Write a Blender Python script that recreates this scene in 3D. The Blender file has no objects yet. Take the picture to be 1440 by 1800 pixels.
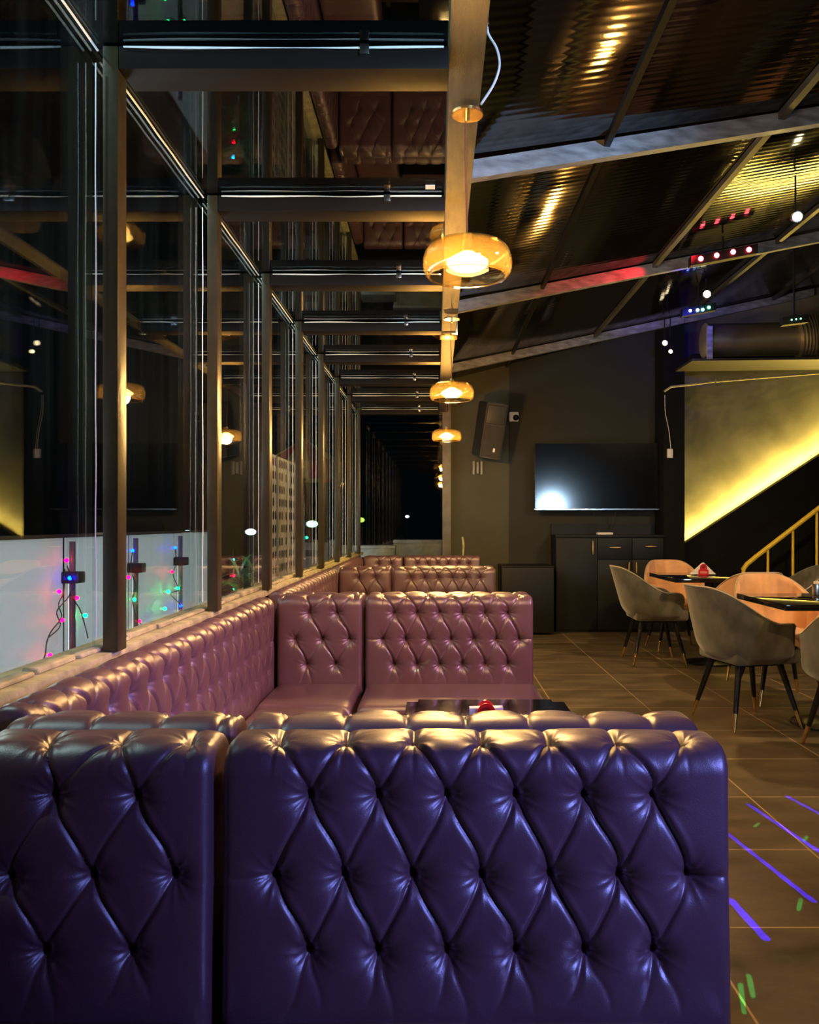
import bpy, bmesh, math, random
import numpy as np
from mathutils import Vector, Matrix
random.seed(7); rng = np.random.default_rng(7)
S = bpy.context.scene
C = S.collection
PI = math.pi

# ------------------------------------------------------------------ camera
F = 1440.0                      # focal length in pixels of the 1440 x 1800 frame
VX, VY, EYE = 767.0, 919.0, 1.2   # vanishing point of the room's long axis, eye height
cam_d = bpy.data.cameras.new('camera'); cam = bpy.data.objects.new('camera', cam_d); C.objects.link(cam)
cam_d.sensor_fit = 'HORIZONTAL'; cam_d.sensor_width = 36.0; cam_d.lens = 36.0 * F / 1440.0
cam_d.shift_x = (720 - VX) / 1440.0; cam_d.shift_y = (VY - 900) / 1440.0
cam_d.clip_start = 0.02
cam.location = (0, 0, EYE); cam.rotation_euler = (PI / 2, 0, 0)
S.camera = cam

def P(px, py, Y):               # the point that the photograph shows at a pixel, at depth Y
    return Vector(((px - VX) / F * Y, Y, EYE - (py - VY) / F * Y))
def FL(px, py, z=0.0):          # the same on a horizontal plane
    Y = (EYE - z) * F / (py - VY)
    return Vector(((px - VX) / F * Y, Y, z))

# ------------------------------------------------------------------ world, light, exposure
S.view_settings.view_transform = 'Standard'; S.view_settings.look = 'None'
S.view_settings.gamma = 1.0; S.view_settings.use_curve_mapping = False
S.view_settings.exposure = 0.0
w = bpy.data.worlds.new('night'); S.world = w; w.use_nodes = True
w.node_tree.nodes['Background'].inputs[0].default_value = (0.10, 0.16, 0.22, 1)
w.node_tree.nodes['Background'].inputs[1].default_value = 0.006

def light(name, typ, loc, energy, color, **k):
    d = bpy.data.lights.new(name, typ); d.energy = energy; d.color = color
    aim = k.pop('aim', None)
    for a, b in k.items(): setattr(d, a, b)
    o = bpy.data.objects.new(name, d); C.objects.link(o); o.location = loc
    if aim is not None:
        o.rotation_euler = (Vector(aim) - Vector(loc)).to_track_quat('-Z', 'Y').to_euler()
    return o
WARM = (1.0, 0.58, 0.20)
R_ = math.radians
# cool stage light behind the photographer
light('cool_stage_light', 'SPOT', (2.9, -3.0, 2.0), 1900, (0.42, 0.68, 1.0), spot_size=R_(34), spot_blend=0.45, shadow_soft_size=0.2, aim=(-0.75, 3.7, 3.95))
light('screen_glare_light', 'AREA', (3.0, -3.0, 1.62), 3.5, (0.50, 0.75, 1.0), shape='DISK', size=0.5, spread=R_(34), aim=(2.0, 9.2, 1.6))  # added light, set where the television mirrors it as glare
light('blue_stage_spot', 'SPOT', (2.9, -0.9, 2.0), 620, (0.235, 0.275, 1.0), spot_size=R_(25), spot_blend=1.0, shadow_soft_size=0.12, aim=(0.46, 1.27, 0.89))
# purple stage wash from the right, on the benches and window glass
light('purple_stage_wash', 'SPOT', (3.3, 1.75, 2.9), 560, (1.0, 0.50, 0.88), spot_size=math.radians(52), spot_blend=0.8, shadow_soft_size=0.15, aim=(-0.7, 3.4, 0.85))
# warm ceiling lamps over the dining corner
light('dining_ceiling_lamp', 'SPOT', (3.3, 4.2, 3.3), 330, (1.0, 0.66, 0.30), spot_size=math.radians(110), spot_blend=0.7, shadow_soft_size=0.06, aim=(2.3, 6.2, 0.0))
light('bar_ceiling_lamp', 'SPOT', (2.6, 1.8, 3.2), 150, (1.0, 0.62, 0.30), spot_size=math.radians(64), spot_blend=0.8, shadow_soft_size=0.06, aim=(2.1, 3.6, 0.0))
# cold fill lights added outside, all unseen
light('outside_fill_low', 'AREA', (-3.6, 2.6, 0.45), 330, (0.92, 0.97, 1.0), shape='RECTANGLE', size=8.0, size_y=0.8, aim=(-1.6, 2.6, 0.5))  # hidden behind the balustrade, added to make its frosted panels glow
light('outside_fill_high', 'POINT', (-3.2, 1.0, 5.2), 260, (0.75, 1.0, 0.95), shadow_soft_size=0.08)  # added out of view to brighten the sealant beads
light('outside_fill_far', 'POINT', (-6.5, 9.5, 4.0), 160, (0.8, 1.0, 0.9), shadow_soft_size=0.08)  # added out of view to light the parasol

# ------------------------------------------------------------------ materials
def N(nt, typ, **k):
    n = nt.nodes.new(typ)
    for a, b in k.items(): setattr(n, a, b)
    return n
def L(nt, a, b): nt.links.new(a, b)
MATS = {}
def mat(name, col, rough=0.5, metal=0.0, spec=0.5, vary=0.25, scale=6.0, bump=0.0, bscale=60.0, coat=0.0, sheen=0.0, rvary=0.0, stretch=(1, 1, 1), emis=None, estr=0.0):
    if name in MATS: return MATS[name]
    m = bpy.data.materials.new(name); m.use_nodes = True; nt = m.node_tree
    b = nt.nodes['Principled BSDF']
    tc = N(nt, 'ShaderNodeTexCoord'); mp = N(nt, 'ShaderNodeMapping'); mp.inputs['Scale'].default_value = stretch
    L(nt, tc.outputs['Object'], mp.inputs['Vector'])
    nz = N(nt, 'ShaderNodeTexNoise'); nz.inputs['Scale'].default_value = scale; nz.inputs['Detail'].default_value = 5
    L(nt, mp.outputs[0], nz.inputs['Vector'])
    cr = N(nt, 'ShaderNodeValToRGB')
    lo = [max(0, c * (1 - vary)) for c in col]; hi = [min(1, c * (1 + vary)) for c in col]
    cr.color_ramp.elements[0].position = 0.3; cr.color_ramp.elements[0].color = (*lo, 1)
    cr.color_ramp.elements[1].position = 0.7; cr.color_ramp.elements[1].color = (*hi, 1)
    L(nt, nz.outputs['Fac'], cr.inputs[0]); L(nt, cr.outputs[0], b.inputs['Base Color'])
    b.inputs['Roughness'].default_value = rough; b.inputs['Metallic'].default_value = metal
    b.inputs['Specular IOR Level'].default_value = spec
    b.inputs['Coat Weight'].default_value = coat; b.inputs['Sheen Weight'].default_value = sheen
    if rvary:
        mr = N(nt, 'ShaderNodeMapRange'); mr.inputs['From Min'].default_value = 0.3; mr.inputs['From Max'].default_value = 0.7
        mr.inputs['To Min'].default_value = max(0.02, rough - rvary); mr.inputs['To Max'].default_value = rough + rvary
        L(nt, nz.outputs['Fac'], mr.inputs[0]); L(nt, mr.outputs[0], b.inputs['Roughness'])
    if bump:
        n2 = N(nt, 'ShaderNodeTexNoise'); n2.inputs['Scale'].default_value = bscale; n2.inputs['Detail'].default_value = 3
        L(nt, mp.outputs[0], n2.inputs['Vector'])
        bp = N(nt, 'ShaderNodeBump'); bp.inputs['Strength'].default_value = bump; bp.inputs['Distance'].default_value = 0.01
        L(nt, n2.outputs['Fac'], bp.inputs['Height']); L(nt, bp.outputs[0], b.inputs['Normal'])
    if emis:
        b.inputs['Emission Color'].default_value = (*emis, 1); b.inputs['Emission Strength'].default_value = estr
    MATS[name] = m
    return m
def glass(name, tint=(1, 1, 1), ior=1.6, rough=0.01, boost=1.0, streak=0.0, film=None):
    m = bpy.data.materials.new(name); m.use_nodes = True; nt = m.node_tree; nt.nodes.clear()
    out = N(nt, 'ShaderNodeOutputMaterial'); mx = N(nt, 'ShaderNodeMixShader')
    tr = N(nt, 'ShaderNodeBsdfTransparent'); tr.inputs[0].default_value = (*tint, 1)
    gl = N(nt, 'ShaderNodeBsdfGlossy'); gl.inputs['Roughness'].default_value = rough
    fr = N(nt, 'ShaderNodeFresnel'); fr.inputs['IOR'].default_value = ior
    mu = N(nt, 'ShaderNodeMath', operation='MULTIPLY', use_clamp=True); mu.inputs[1].default_value = boost
    ge = N(nt, 'ShaderNodeNewGeometry'); mi = N(nt, 'ShaderNodeMapRange')   # thin pane: the same reflection from both sides
    mi.inputs['To Min'].default_value = ior; mi.inputs['To Max'].default_value = 1.0 / ior
    L(nt, ge.outputs['Backfacing'], mi.inputs[0]); L(nt, mi.outputs[0], fr.inputs['IOR'])
    L(nt, fr.outputs[0], mu.inputs[0]); L(nt, mu.outputs[0], mx.inputs[0])
    L(nt, gl.outputs[0], mx.inputs[2])
    src = tr.outputs[0]
    if film:                                   # a thin film of dust / colour in the glass that catches light
        df = N(nt, 'ShaderNodeBsdfTranslucent'); df.inputs[0].default_value = (*film[0], 1)
        m2 = N(nt, 'ShaderNodeMixShader'); m2.inputs[0].default_value = film[1]
        if streak:
            tc = N(nt, 'ShaderNodeTexCoord'); mp = N(nt, 'ShaderNodeMapping'); mp.inputs['Scale'].default_value = (14, 14, 0.7)
            nz = N(nt, 'ShaderNodeTexNoise'); nz.inputs['Scale'].default_value = 1.6; nz.inputs['Detail'].default_value = 6
            L(nt, tc.outputs['Object'], mp.inputs[0]); L(nt, mp.outputs[0], nz.inputs['Vector'])
            mr = N(nt, 'ShaderNodeMapRange'); mr.inputs['From Min'].default_value = 0.45; mr.inputs['From Max'].default_value = 0.75
            mr.inputs['To Min'].default_value = film[1] * 0.3; mr.inputs['To Max'].default_value = film[1] * (1 + streak)
            L(nt, nz.outputs['Fac'], mr.inputs[0]); L(nt, mr.outputs[0], m2.inputs[0])
        L(nt, tr.outputs[0], m2.inputs[1]); L(nt, df.outputs[0], m2.inputs[2]); src = m2.outputs[0]
    L(nt, src, mx.inputs[1]); L(nt, mx.outputs[0], out.inputs[0])
    return m
def emit(name, col, s):
    if name in MATS: return MATS[name]
    m = bpy.data.materials.new(name); m.use_nodes = True; nt = m.node_tree; nt.nodes.clear()
    e = N(nt, 'ShaderNodeEmission'); e.inputs[0].default_value = (*col, 1); e.inputs[1].default_value = s
    o = N(nt, 'ShaderNodeOutputMaterial'); L(nt, e.outputs[0], o.inputs[0]); MATS[name] = m
    return m

leather = mat('plum_leather', (0.120, 0.054, 0.067), rough=0.38, spec=0.95, vary=0.10, scale=3, bump=0.10, bscale=420, rvary=0.05, coat=0.8)
leather.node_tree.nodes['Principled BSDF'].inputs['Coat Roughness'].default_value = 0.38
black_paint = mat('black_frame_paint', (0.006, 0.0065, 0.007), rough=0.35, vary=0.3, scale=9, bump=0.05)
wood_black = mat('black_laminate', (0.006, 0.008, 0.010), rough=0.5, spec=0.3, vary=0.25, scale=4)
olive = mat('dark_olive_wall', (0.055, 0.054, 0.030), rough=0.75, vary=0.12, scale=2.5, bump=0.25, bscale=45)
blackwall = mat('black_wall', (0.004, 0.0045, 0.005), rough=0.8, spec=0.2, vary=0.2, scale=3, bump=0.1)
concrete = mat('grey_concrete', (0.16, 0.158, 0.125), rough=0.8, vary=0.35, scale=2.2, bump=0.25, bscale=12)
sillm = mat('cast_sill', (0.42, 0.39, 0.21), rough=0.65, vary=0.35, scale=14, bump=0.5, bscale=40)
brass = mat('brass', (0.80, 0.52, 0.20), rough=0.25, metal=1.0, vary=0.05)
chrome = mat('chrome', (0.7, 0.7, 0.7), rough=0.2, metal=1.0, vary=0.05)
black_plastic = mat('black_plastic', (0.007, 0.007, 0.008), rough=0.5, spec=0.3, vary=0.1)
leg_black = mat('black_leg_lacquer', (0.008, 0.008, 0.009), rough=0.22, vary=0.1)
white_plastic = mat('white_plastic', (0.75, 0.75, 0.75), rough=0.4, vary=0.03)
paper = mat('white_paper', (0.85, 0.82, 0.76), rough=0.8, vary=0.03)
redm = mat('red_plastic', (0.65, 0.012, 0.02), rough=0.25, vary=0.1, spec=0.6)
yellow = mat('yellow_rail_paint', (0.80, 0.56, 0.03), rough=0.4, vary=0.06)
table_black = mat('gloss_black_table', (0.006, 0.006, 0.008), rough=0.05, vary=0.1, spec=0.7)
velvet_grey = mat('grey_velvet', (0.085, 0.080, 0.062), rough=0.85, vary=0.5, scale=11, sheen=0.5, stretch=(1, 1, 0.6))
velvet_pink = mat('blush_velvet', (0.74, 0.42, 0.22), rough=0.8, vary=0.12, scale=11, sheen=0.3)
steel = mat('gold_lit_steel', (0.45, 0.38, 0.22), rough=0.38, metal=0.8, vary=0.12, scale=5)  # warm tint stands for the gold light on the duct
roofm = mat('corrugated_roof_sheet', (0.004, 0.003, 0.0025), rough=0.085, metal=0.0, spec=0.5, vary=0.3, scale=3, rvary=0.06)
purl = mat('grey_purlin_paint', (0.27, 0.29, 0.33), rough=0.42, vary=0.45, scale=5, stretch=(1, 6, 6), rvary=0.1)
beam_m = mat('weathered_beam', (0.10, 0.07, 0.036), rough=0.5, vary=0.3, scale=7, bump=0.2, stretch=(6, 1, 6))
bead = mat('white_sealant', (0.85, 0.95, 0.90), rough=0.5, vary=0.1, scale=30, bump=0.4)
frost = mat('frosted_panel', (0.33, 0.36, 0.37), rough=0.5, vary=0.12, scale=3, bump=0.1)
nt_ = frost.node_tree; tl_ = N(nt_, 'ShaderNodeBsdfTranslucent'); tl_.inputs[0].default_value = (0.55, 0.60, 0.60, 1); mx_ = N(nt_, 'ShaderNodeMixShader'); mx_.inputs[0].default_value = 0.6
L(nt_, nt_.nodes['Principled BSDF'].outputs[0], mx_.inputs[1]); L(nt_, tl_.outputs[0], mx_.inputs[2]); L(nt_, mx_.outputs[0], nt_.nodes['Material Output'].inputs[0])
cable_m = mat('black_cable', (0.01, 0.01, 0.01), rough=0.5)
cord_m = mat('red_cord', (0.18, 0.04, 0.02), rough=0.6)
win_glass = glass('window_glass', (0.90, 0.94, 0.94), ior=1.5, boost=1.1, film=((0.5, 0.55, 0.5), 0.0015), streak=3.5)
roof_glass = glass('roof_glass', (0.5, 0.6, 0.6), ior=1.75, boost=1.15)
amber = glass('amber_glass', (1.0, 0.90, 0.66), ior=1.6, boost=1.0, film=((1.0, 0.72, 0.26), 0.008))

# tiled floor
def floor_mat():
    m = bpy.data.materials.new('stone_tiles'); m.use_nodes = True; nt = m.node_tree; b = nt.nodes['Principled BSDF']
    g = N(nt, 'ShaderNodeNewGeometry'); sx = N(nt, 'ShaderNodeSeparateXYZ'); L(nt, g.outputs['Position'], sx.inputs[0])
    def line(sock, off, per, half):
        a = N(nt, 'ShaderNodeMath', operation='SUBTRACT'); a.inputs[1].default_value = off; L(nt, sock, a.inputs[0])
        p = N(nt, 'ShaderNodeMath', operation='PINGPONG'); p.inputs[1].default_value = per / 2; L(nt, a.outputs[0], p.inputs[0])
        c = N(nt, 'ShaderNodeMath', operation='LESS_THAN'); c.inputs[1].default_value = half; L(nt, p.outputs[0], c.inputs[0])
        return c.outputs[0]
    l1 = line(sx.outputs[0], 0.77, 0.6, 0.0035); l2 = line(sx.outputs[1], 2.43, 0.578, 0.0035)
    mx = N(nt, 'ShaderNodeMath', operation='MAXIMUM'); L(nt, l1, mx.inputs[0]); L(nt, l2, mx.inputs[1])
    mp = N(nt, 'ShaderNodeMapping'); mp.inputs['Scale'].default_value = (1.2, 2.6, 1); L(nt, g.outputs['Position'], mp.inputs[0])
    nz = N(nt, 'ShaderNodeTexNoise'); nz.inputs['Scale'].default_value = 2.2; nz.inputs['Detail'].default_value = 9; nz.inputs['Roughness'].default_value = 0.68
    L(nt, mp.outputs[0], nz.inputs['Vector'])
    cr = N(nt, 'ShaderNodeValToRGB'); e = cr.color_ramp.elements
    e[0].position = 0.32; e[0].color = (0.045, 0.035, 0.023, 1); e[1].position = 0.72; e[1].color = (0.165, 0.125, 0.078, 1)
    L(nt, nz.outputs['Fac'], cr.inputs[0])
    mc = N(nt, 'ShaderNodeMixRGB'); mc.inputs[2].default_value = (0.42, 0.30, 0.17, 1)
    L(nt, mx.outputs[0], mc.inputs[0]); L(nt, cr.outputs[0], mc.inputs[1]); L(nt, mc.outputs[0], b.inputs['Base Color'])
    mr = N(nt, 'ShaderNodeMapRange'); mr.inputs['To Min'].default_value = 0.32; mr.inputs['To Max'].default_value = 0.6
    L(nt, nz.outputs['Fac'], mr.inputs[0]); L(nt, mr.outputs[0], b.inputs['Roughness'])
    bp = N(nt, 'ShaderNodeBump'); bp.inputs['Strength'].default_value = 0.25; bp.inputs['Distance'].default_value = 0.006
    L(nt, nz.outputs['Fac'], bp.inputs['Height']); L(nt, bp.outputs[0], b.inputs['Normal'])
    return m
stone = floor_mat()

# ------------------------------------------------------------------ mesh helpers
def bm_new(): return bmesh.new()
def box(bm, x0, x1, y0, y1, z0, z1, bev=0.0, seg=2):
    r = bmesh.ops.create_cube(bm, size=1.0)
    M = Matrix.Translation(((x0 + x1) / 2, (y0 + y1) / 2, (z0 + z1) / 2)) @ Matrix.Diagonal((abs(x1 - x0), abs(y1 - y0), abs(z1 - z0), 1))
    bmesh.ops.transform(bm, matrix=M, verts=r['verts'])
    if bev:
        es = list({e for v in r['verts'] for e in v.link_edges})
        bmesh.ops.bevel(bm, geom=es, offset=bev, segments=seg, affect='EDGES', profile=0.6)
def hexa(bm, pts):              # eight corners: bottom ring, top ring
    v = [bm.verts.new(p) for p in pts]
    for f in ((0, 3, 2, 1), (4, 5, 6, 7), (0, 1, 5, 4), (1, 2, 6, 5), (2, 3, 7, 6), (3, 0, 4, 7)): bm.faces.new([v[i] for i in f])
def prism(bm, poly, axis, a, b):   # poly: 2D points; axis = the axis it is extruded on
    def mk(p, t):
        return {'x': (t, p[0], p[1]), 'y': (p[0], t, p[1]), 'z': (p[0], p[1], t)}[axis]
    A = [bm.verts.new(mk(p, a)) for p in poly]; B = [bm.verts.new(mk(p, b)) for p in poly]
    n = len(poly)
    bm.faces.new(A); bm.faces.new(B[::-1])
    for i in range(n): bm.faces.new((A[i], B[i], B[(i + 1) % n], A[(i + 1) % n]))
def cyl(bm, p0, p1, r0, r1=None, n=16):
    r1 = r0 if r1 is None else r1
    p0 = Vector(p0); p1 = Vector(p1); d = p1 - p0
    r = bmesh.ops.create_cone(bm, cap_ends=True, segments=n, radius1=r0, radius2=r1, depth=d.length)
    bmesh.ops.transform(bm, matrix=Matrix.Translation((p0 + p1) / 2) @ d.to_track_quat('Z', 'Y').to_matrix().to_4x4(), verts=r['verts'])
def sph(bm, c, r, n=12, sc=(1, 1, 1)):
    q = bmesh.ops.create_uvsphere(bm, u_segments=n, v_segments=max(6, n // 2 + 2), radius=r)
    bmesh.ops.transform(bm, matrix=Matrix.Translation(c) @ Matrix.Diagonal((*sc, 1)), verts=q['verts'])
def lathe(bm, prof, n=48, c=(0, 0, 0), closed=False):
    rings = []
    for r, z in prof:
        rings.append([bm.verts.new((c[0] + r * math.cos(2 * PI * i / n), c[1] + r * math.sin(2 * PI * i / n), c[2] + z)) for i in range(n)])
    m = len(rings)
    for j in range(m if closed else m - 1):
        a = rings[j]; b = rings[(j + 1) % m]
        for i in range(n): bm.faces.new((a[i], a[(i + 1) % n], b[(i + 1) % n], b[i]))
    if not closed:
        for rr, fl in ((rings[0], True), (rings[-1], False)):
            bm.faces.new(rr[::-1] if fl else rr)
def catmull(pts, k=6):
    pts = [Vector(p) for p in pts]; q = [pts[0]] + pts + [pts[-1]]; o = []
    for i in range(1, len(q) - 2):
        for j in range(k):
            t = j / k; a, b, c, d = q[i - 1], q[i], q[i + 1], q[i + 2]
            o.append(0.5 * ((2 * b) + (c - a) * t + (2 * a - 5 * b + 4 * c - d) * t * t + (3 * b - a - 3 * c + d) * t ** 3))
    o.append(pts[-1]); return o
def tube(bm, pts, r, n=8, smooth=True):
    pts = catmull(pts) if smooth else [Vector(p) for p in pts]
    rings = []; up = Vector((0, 0, 1))
    for i, p in enumerate(pts):
        t = (pts[min(i + 1, len(pts) - 1)] - pts[max(i - 1, 0)]).normalized()
        u = t.cross(up)
        if u.length < 0.05: u = t.cross(Vector((0, 1, 0)))
        u.normalize(); v = u.cross(t)
        rr = r(i / (len(pts) - 1)) if callable(r) else r
        rings.append([bm.verts.new(p + (u * math.cos(2 * PI * k / n) + v * math.sin(2 * PI * k / n)) * rr) for k in range(n)])
    for a, b in zip(rings, rings[1:]):
        for k in range(n): bm.faces.new((a[k], a[(k + 1) % n], b[(k + 1) % n], b[k]))
    bm.faces.new(rings[0][::-1]); bm.faces.new(rings[-1])
def obj(name, bm, m, parent=None, smooth=None, loc=None):
    bmesh.ops.recalc_face_normals(bm, faces=bm.faces)
    me = bpy.data.meshes.new(name); bm.to_mesh(me); bm.free()
    if m: me.materials.append(m)
    if smooth is not None:
        for p in me.polygons: p.use_smooth = True
        if smooth < 180: me.set_sharp_from_angle(angle=math.radians(smooth))
    o = bpy.data.objects.new(name, me); C.objects.link(o)
    if parent: o.parent = parent
    if loc: o.location = loc
    return o
def thing(name, label, cat, loc=(0, 0, 0), rz=0.0, group=None):
    o = bpy.data.objects.new(name, None); C.objects.link(o); o.empty_display_size = 0.1
    o.location = loc; o.rotation_euler = (0, 0, rz); o['label'] = label; o['category'] = cat
    if group: o['group'] = group
    return o
def tag(o, label, cat, group=None):
    o['label'] = label; o['category'] = cat
    if group: o['group'] = group
    return o
def struct(name, bm, m, smooth=None, parent=None):
    o = obj(name, bm, m, parent, smooth)
    if not parent: o['kind'] = 'structure'
    return o
def copy_tree(o, parent=None):
    c = o.copy(); C.objects.link(c); c.parent = parent
    for ch in list(o.children):
        copy_tree(ch, c)
    return c
def bx(name, m, parent, *a, bev=0.0, smooth=None, seg=2):
    bm = bm_new(); box(bm, *a, bev=bev, seg=seg)
    return obj(name, bm, m, parent, 40 if bev and smooth is None else smooth)

# ------------------------------------------------------------------ structure: room shell
XW = -0.88            # glass wall plane
YF = 9.40             # far wall
XB0, XB1 = 0.035, 0.13   # main beam
def zr(x): return 2.81 + 0.25 * x      # underside of the sloping roof
AS, SS = 0.22, 0.25   # roof members run along (1, AS, SS)

bm = bm_new(); box(bm, -0.90, 5.2, -4.0, 9.6, -0.1, 0.0); struct('floor', bm, stone)
bm = bm_new(); box(bm, -9.0, -0.905, -4.0, 22.0, -0.16, -0.02); box(bm, -0.9, 5.2, 9.62, 22.0, -0.16, -0.02)
g = struct('floor', bm, mat('terrace_paving', (0.05, 0.05, 0.05), rough=0.7)); g.name = 'floor_terrace'
bm = bm_new(); box(bm, -0.96, -0.885, -4.0, 9.6, 0.0, 0.83); struct('wall_left', bm, blackwall)
bm = bm_new(); box(bm, -0.99, -0.85, -4.0, 9.55, 0.831, 0.86, bev=0.006); s = struct('sill_left', bm, sillm, 40); s.name = 'trim_sill'
# raised mortar bead that the glass stands in
bm = bm_new()
y = -1.0
while y < 9.3:
    l = random.uniform(0.12, 0.4); h = random.uniform(0.008, 0.022); x0 = -0.915 + random.uniform(-.004, .004)
    box(bm, x0 - 0.012, x0 + 0.028, y, min(9.3, y + l), 0.86, 0.86 + h, bev=0.004, seg=1); y += l + random.uniform(0, 0.03)
struct('trim_mortar', bm, sillm, 40)

# far wall: glazed part, post, olive wall, olive wall with shade in its colour by the screen
bm = bm_new(); box(bm, 0.165, 0.84, YF, YF + 0.15, 0, 3.6); struct('wall_back_left', bm, olive)
bm = bm_new(); box(bm, 0.84, 2.60, YF - 0.03, YF + 0.15, 0, 3.9); struct('wall_back', bm, mat('shaded_olive_wall', (0.018, 0.020, 0.015), rough=0.75, vary=0.12, scale=2.5, bump=0.25, bscale=45))  # same olive, darkened: falloff of the pendant light put into the colour
bm = bm_new(); box(bm, 2.60, 5.2, YF, YF + 0.15, 0, 4.4); struct('wall_back_right', bm, concrete)
bm = bm_new(); box(bm, 2.50, 2.73, 9.0, 9.36, 0, 3.6); struct('column_black', bm, blackwall).name = 'trim_column'
bm = bm_new(); box(bm, 5.2, 5.3, -4.0, 9.6, 0, 4.4); struct('wall_right', bm, blackwall)
bm = bm_new(); box(bm, -0.96, 5.3, -4.15, -4.0, 0, 4.4); struct('wall_front', bm, blackwall)
bm = bm_new(); box(bm, -0.96, 0.165, YF, YF + 0.1, 0, 0.80); struct('wall_back_glazed', bm, blackwall)
bm = bm_new(); box(bm, 0.07, 0.165, 9.28, 9.39, 0, 2.84); struct('trim_post', bm, mat('grey_post', (0.10, 0.09, 0.075), rough=0.5, vary=0.3, scale=8), None)
bm = bm_new(); box(bm, XB0, XB1, -1.2, 9.27, 2.452, 2.70, bev=0.004)
struct('trim_beam', bm, beam_m, 40)
# pipe sleeve joining the beam
bm = bm_new(); box(bm, XB0 - 0.012, XB1 + 0.012, 5.4, 5.55, 2.438, 2.60, bev=0.004); struct('trim_beam_sleeve', bm, brass, 40)
bm = bm_new(); box(bm, 0.05, 0.115, -1.2, 9.27, 2.705, 2.845); struct('trim_upstand', bm, black_paint)

# corrugated roof, ridges along (1, AS, SS)
def roof():
    ws = np.arange(-5.4, 10.2, 0.0085); n = len(ws)
    pat = np.array([0, .25, .9, 1, .9, .25]) * 0.00045
    h = pat[np.arange(n) % 6]
    X = [0.05, 5.25]
    vs = []
    for x in X:
        yy = np.clip(ws + AS * x, -4.0, 9.45)
        vs.append(np.stack([np.full(n, x), yy, 2.86 + SS * x - 0.05 + h], 1))
    v = np.concatenate(vs); f = [(i, i + 1, n + i + 1, n + i) for i in range(n - 1)]
    me = bpy.data.meshes.new('ceiling'); me.from_pydata(v.tolist(), [], f); me.update()
    for p in me.polygons: p.use_smooth = True
    me.materials.append(roofm)
    o = bpy.data.objects.new('ceiling', me); C.objects.link(o); o['kind'] = 'structure'
    sm = o.modifiers.new('sheet', 'SOLIDIFY'); sm.thickness = 0.004; sm.offset = 1
roof()
# purlins: webs that face the room
k = 0
for wv in (1.30, 3.66, 6.0, 8.4):
    bm = bm_new()
    x0, x1 = 0.14, 5.15
    y0, y1 = wv + AS * x0, wv + AS * x1
    if y1 > 9.35: x1 = (9.35 - wv) / AS; y1 = 9.35
    a, b = zr(x0) - 0.012, zr(x1) - 0.012
    t, hh = 0.05, 0.085
    hexa(bm, [(x0, y0, a - hh), (x1, y1, b - hh), (x1, y1 + t, b - hh), (x0, y0 + t, a - hh), (x0, y0, a), (x1, y1, b), (x1, y1 + t, b), (x0, y0 + t, a)])
    struct('trim_purlin', bm, purl)
for xr, ww in ((0.80, 0.028), (1.70, 0.035), (2.75, 0.035), (3.8, 0.035)):
    bm = bm_new(); box(bm, xr - ww / 2, xr + ww / 2, -3.9, 9.3, zr(xr) - 0.05, zr(xr) - 0.015); struct('trim_rafter', bm, mat('rafter_paint', (0.05, 0.045, 0.035), rough=0.4, vary=0.4) if xr > 1 else black_paint)

# glass wall bays: posts, panes, sealant
ys = [-1.87 + i for i in range(0, 3)] + [2.15, 3.13, 4.11, 5.09, 6.07, 7.05, 8.03, 9.0]
ys = [-0.79, 0.19, 1.17] + ys[3:]
for i, y in enumerate(ys):
    bm = bm_new(); box(bm, -0.876, -0.836, y, y + 0.062, 0.861, 2.452, bev=0.003)
    struct('trim_mullion', bm, mat('mullion_paint', (0.028, 0.023, 0.010), rough=0.32, spec=0.6, vary=0.2, bump=0.06, scale=20), 40)
    bm = bm_new(); box(bm, -0.834, XB0 - 0.002, y, y + 0.115, 2.392, 2.452, bev=0.003)
    cb = struct('trim_crossbeam', bm, mat('crossbeam_paint', (0.007, 0.005, 0.004), rough=0.5, spec=0.12, vary=0.2), 40)
    # white joint along the near top edge of the cross beam
    bm = bm_new(); pts = [(-0.82 + t * 0.12, y - 0.003, 2.446 + random.uniform(-.002, .002)) for t in range(8)]
    tube(bm, pts, lambda t: 0.0022 + 0.0012 * math.sin(9 * t), 6); struct('trim_joint', bm, bead)
    # small clips holding the roof glass
    bm = bm_new(); box(bm, -0.20, -0.175, y - 0.012, y + 0.004, 2.425, 2.452, bev=0.002)
    struct('trim_clip', bm, chrome, 40)
for i in range(len(ys)):
    y0 = ys[i] + 0.02; y1 = ys[i + 1] + 0.02 if i + 1 < len(ys) else YF - 0.04
    bm = bm_new(); box(bm, -0.912, -0.902, y0, y1 - 0.004, 0.874, 2.452); struct('window_%d' % (i + 1), bm, win_glass)
    bm = bm_new(); tube(bm, [(-0.893, y0 + 0.05 + t * (y1 - y0 - 0.06) / 9, 2.447 + random.uniform(-.0015, .0015)) for t in range(10)], 0.0032, 6); struct('trim_bead', bm, bead)
    bm = bm_new(); tube(bm, [(-0.889 + random.uniform(-.001, .001), y1 - 0.020 - 0.012, 0.90 + t * 0.15) for t in range(11)], 0.0016, 6); struct('trim_bead', bm, bead)
    bm = bm_new(); box(bm, -0.90, XB0 - 0.004, y0, y1 - 0.004, 2.456, 2.464); struct('window_%d' % (i + 20), bm, roof_glass)
# far glazing
bm = bm_new(); box(bm, -0.87, -0.42, YF + 0.02, YF + 0.03, 0.80, 2.45); struct('window_40', bm, win_glass)
bm = bm_new(); box(bm, -0.415, 0.065, YF + 0.02, YF + 0.03, 0.80, 2.45); struct('window_41', bm, win_glass)
bm = bm_new(); box(bm, -0.90, 0.165, YF - 0.03, YF + 0.05, 2.45, 2.85); struct('trim_head', bm, black_paint)

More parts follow.
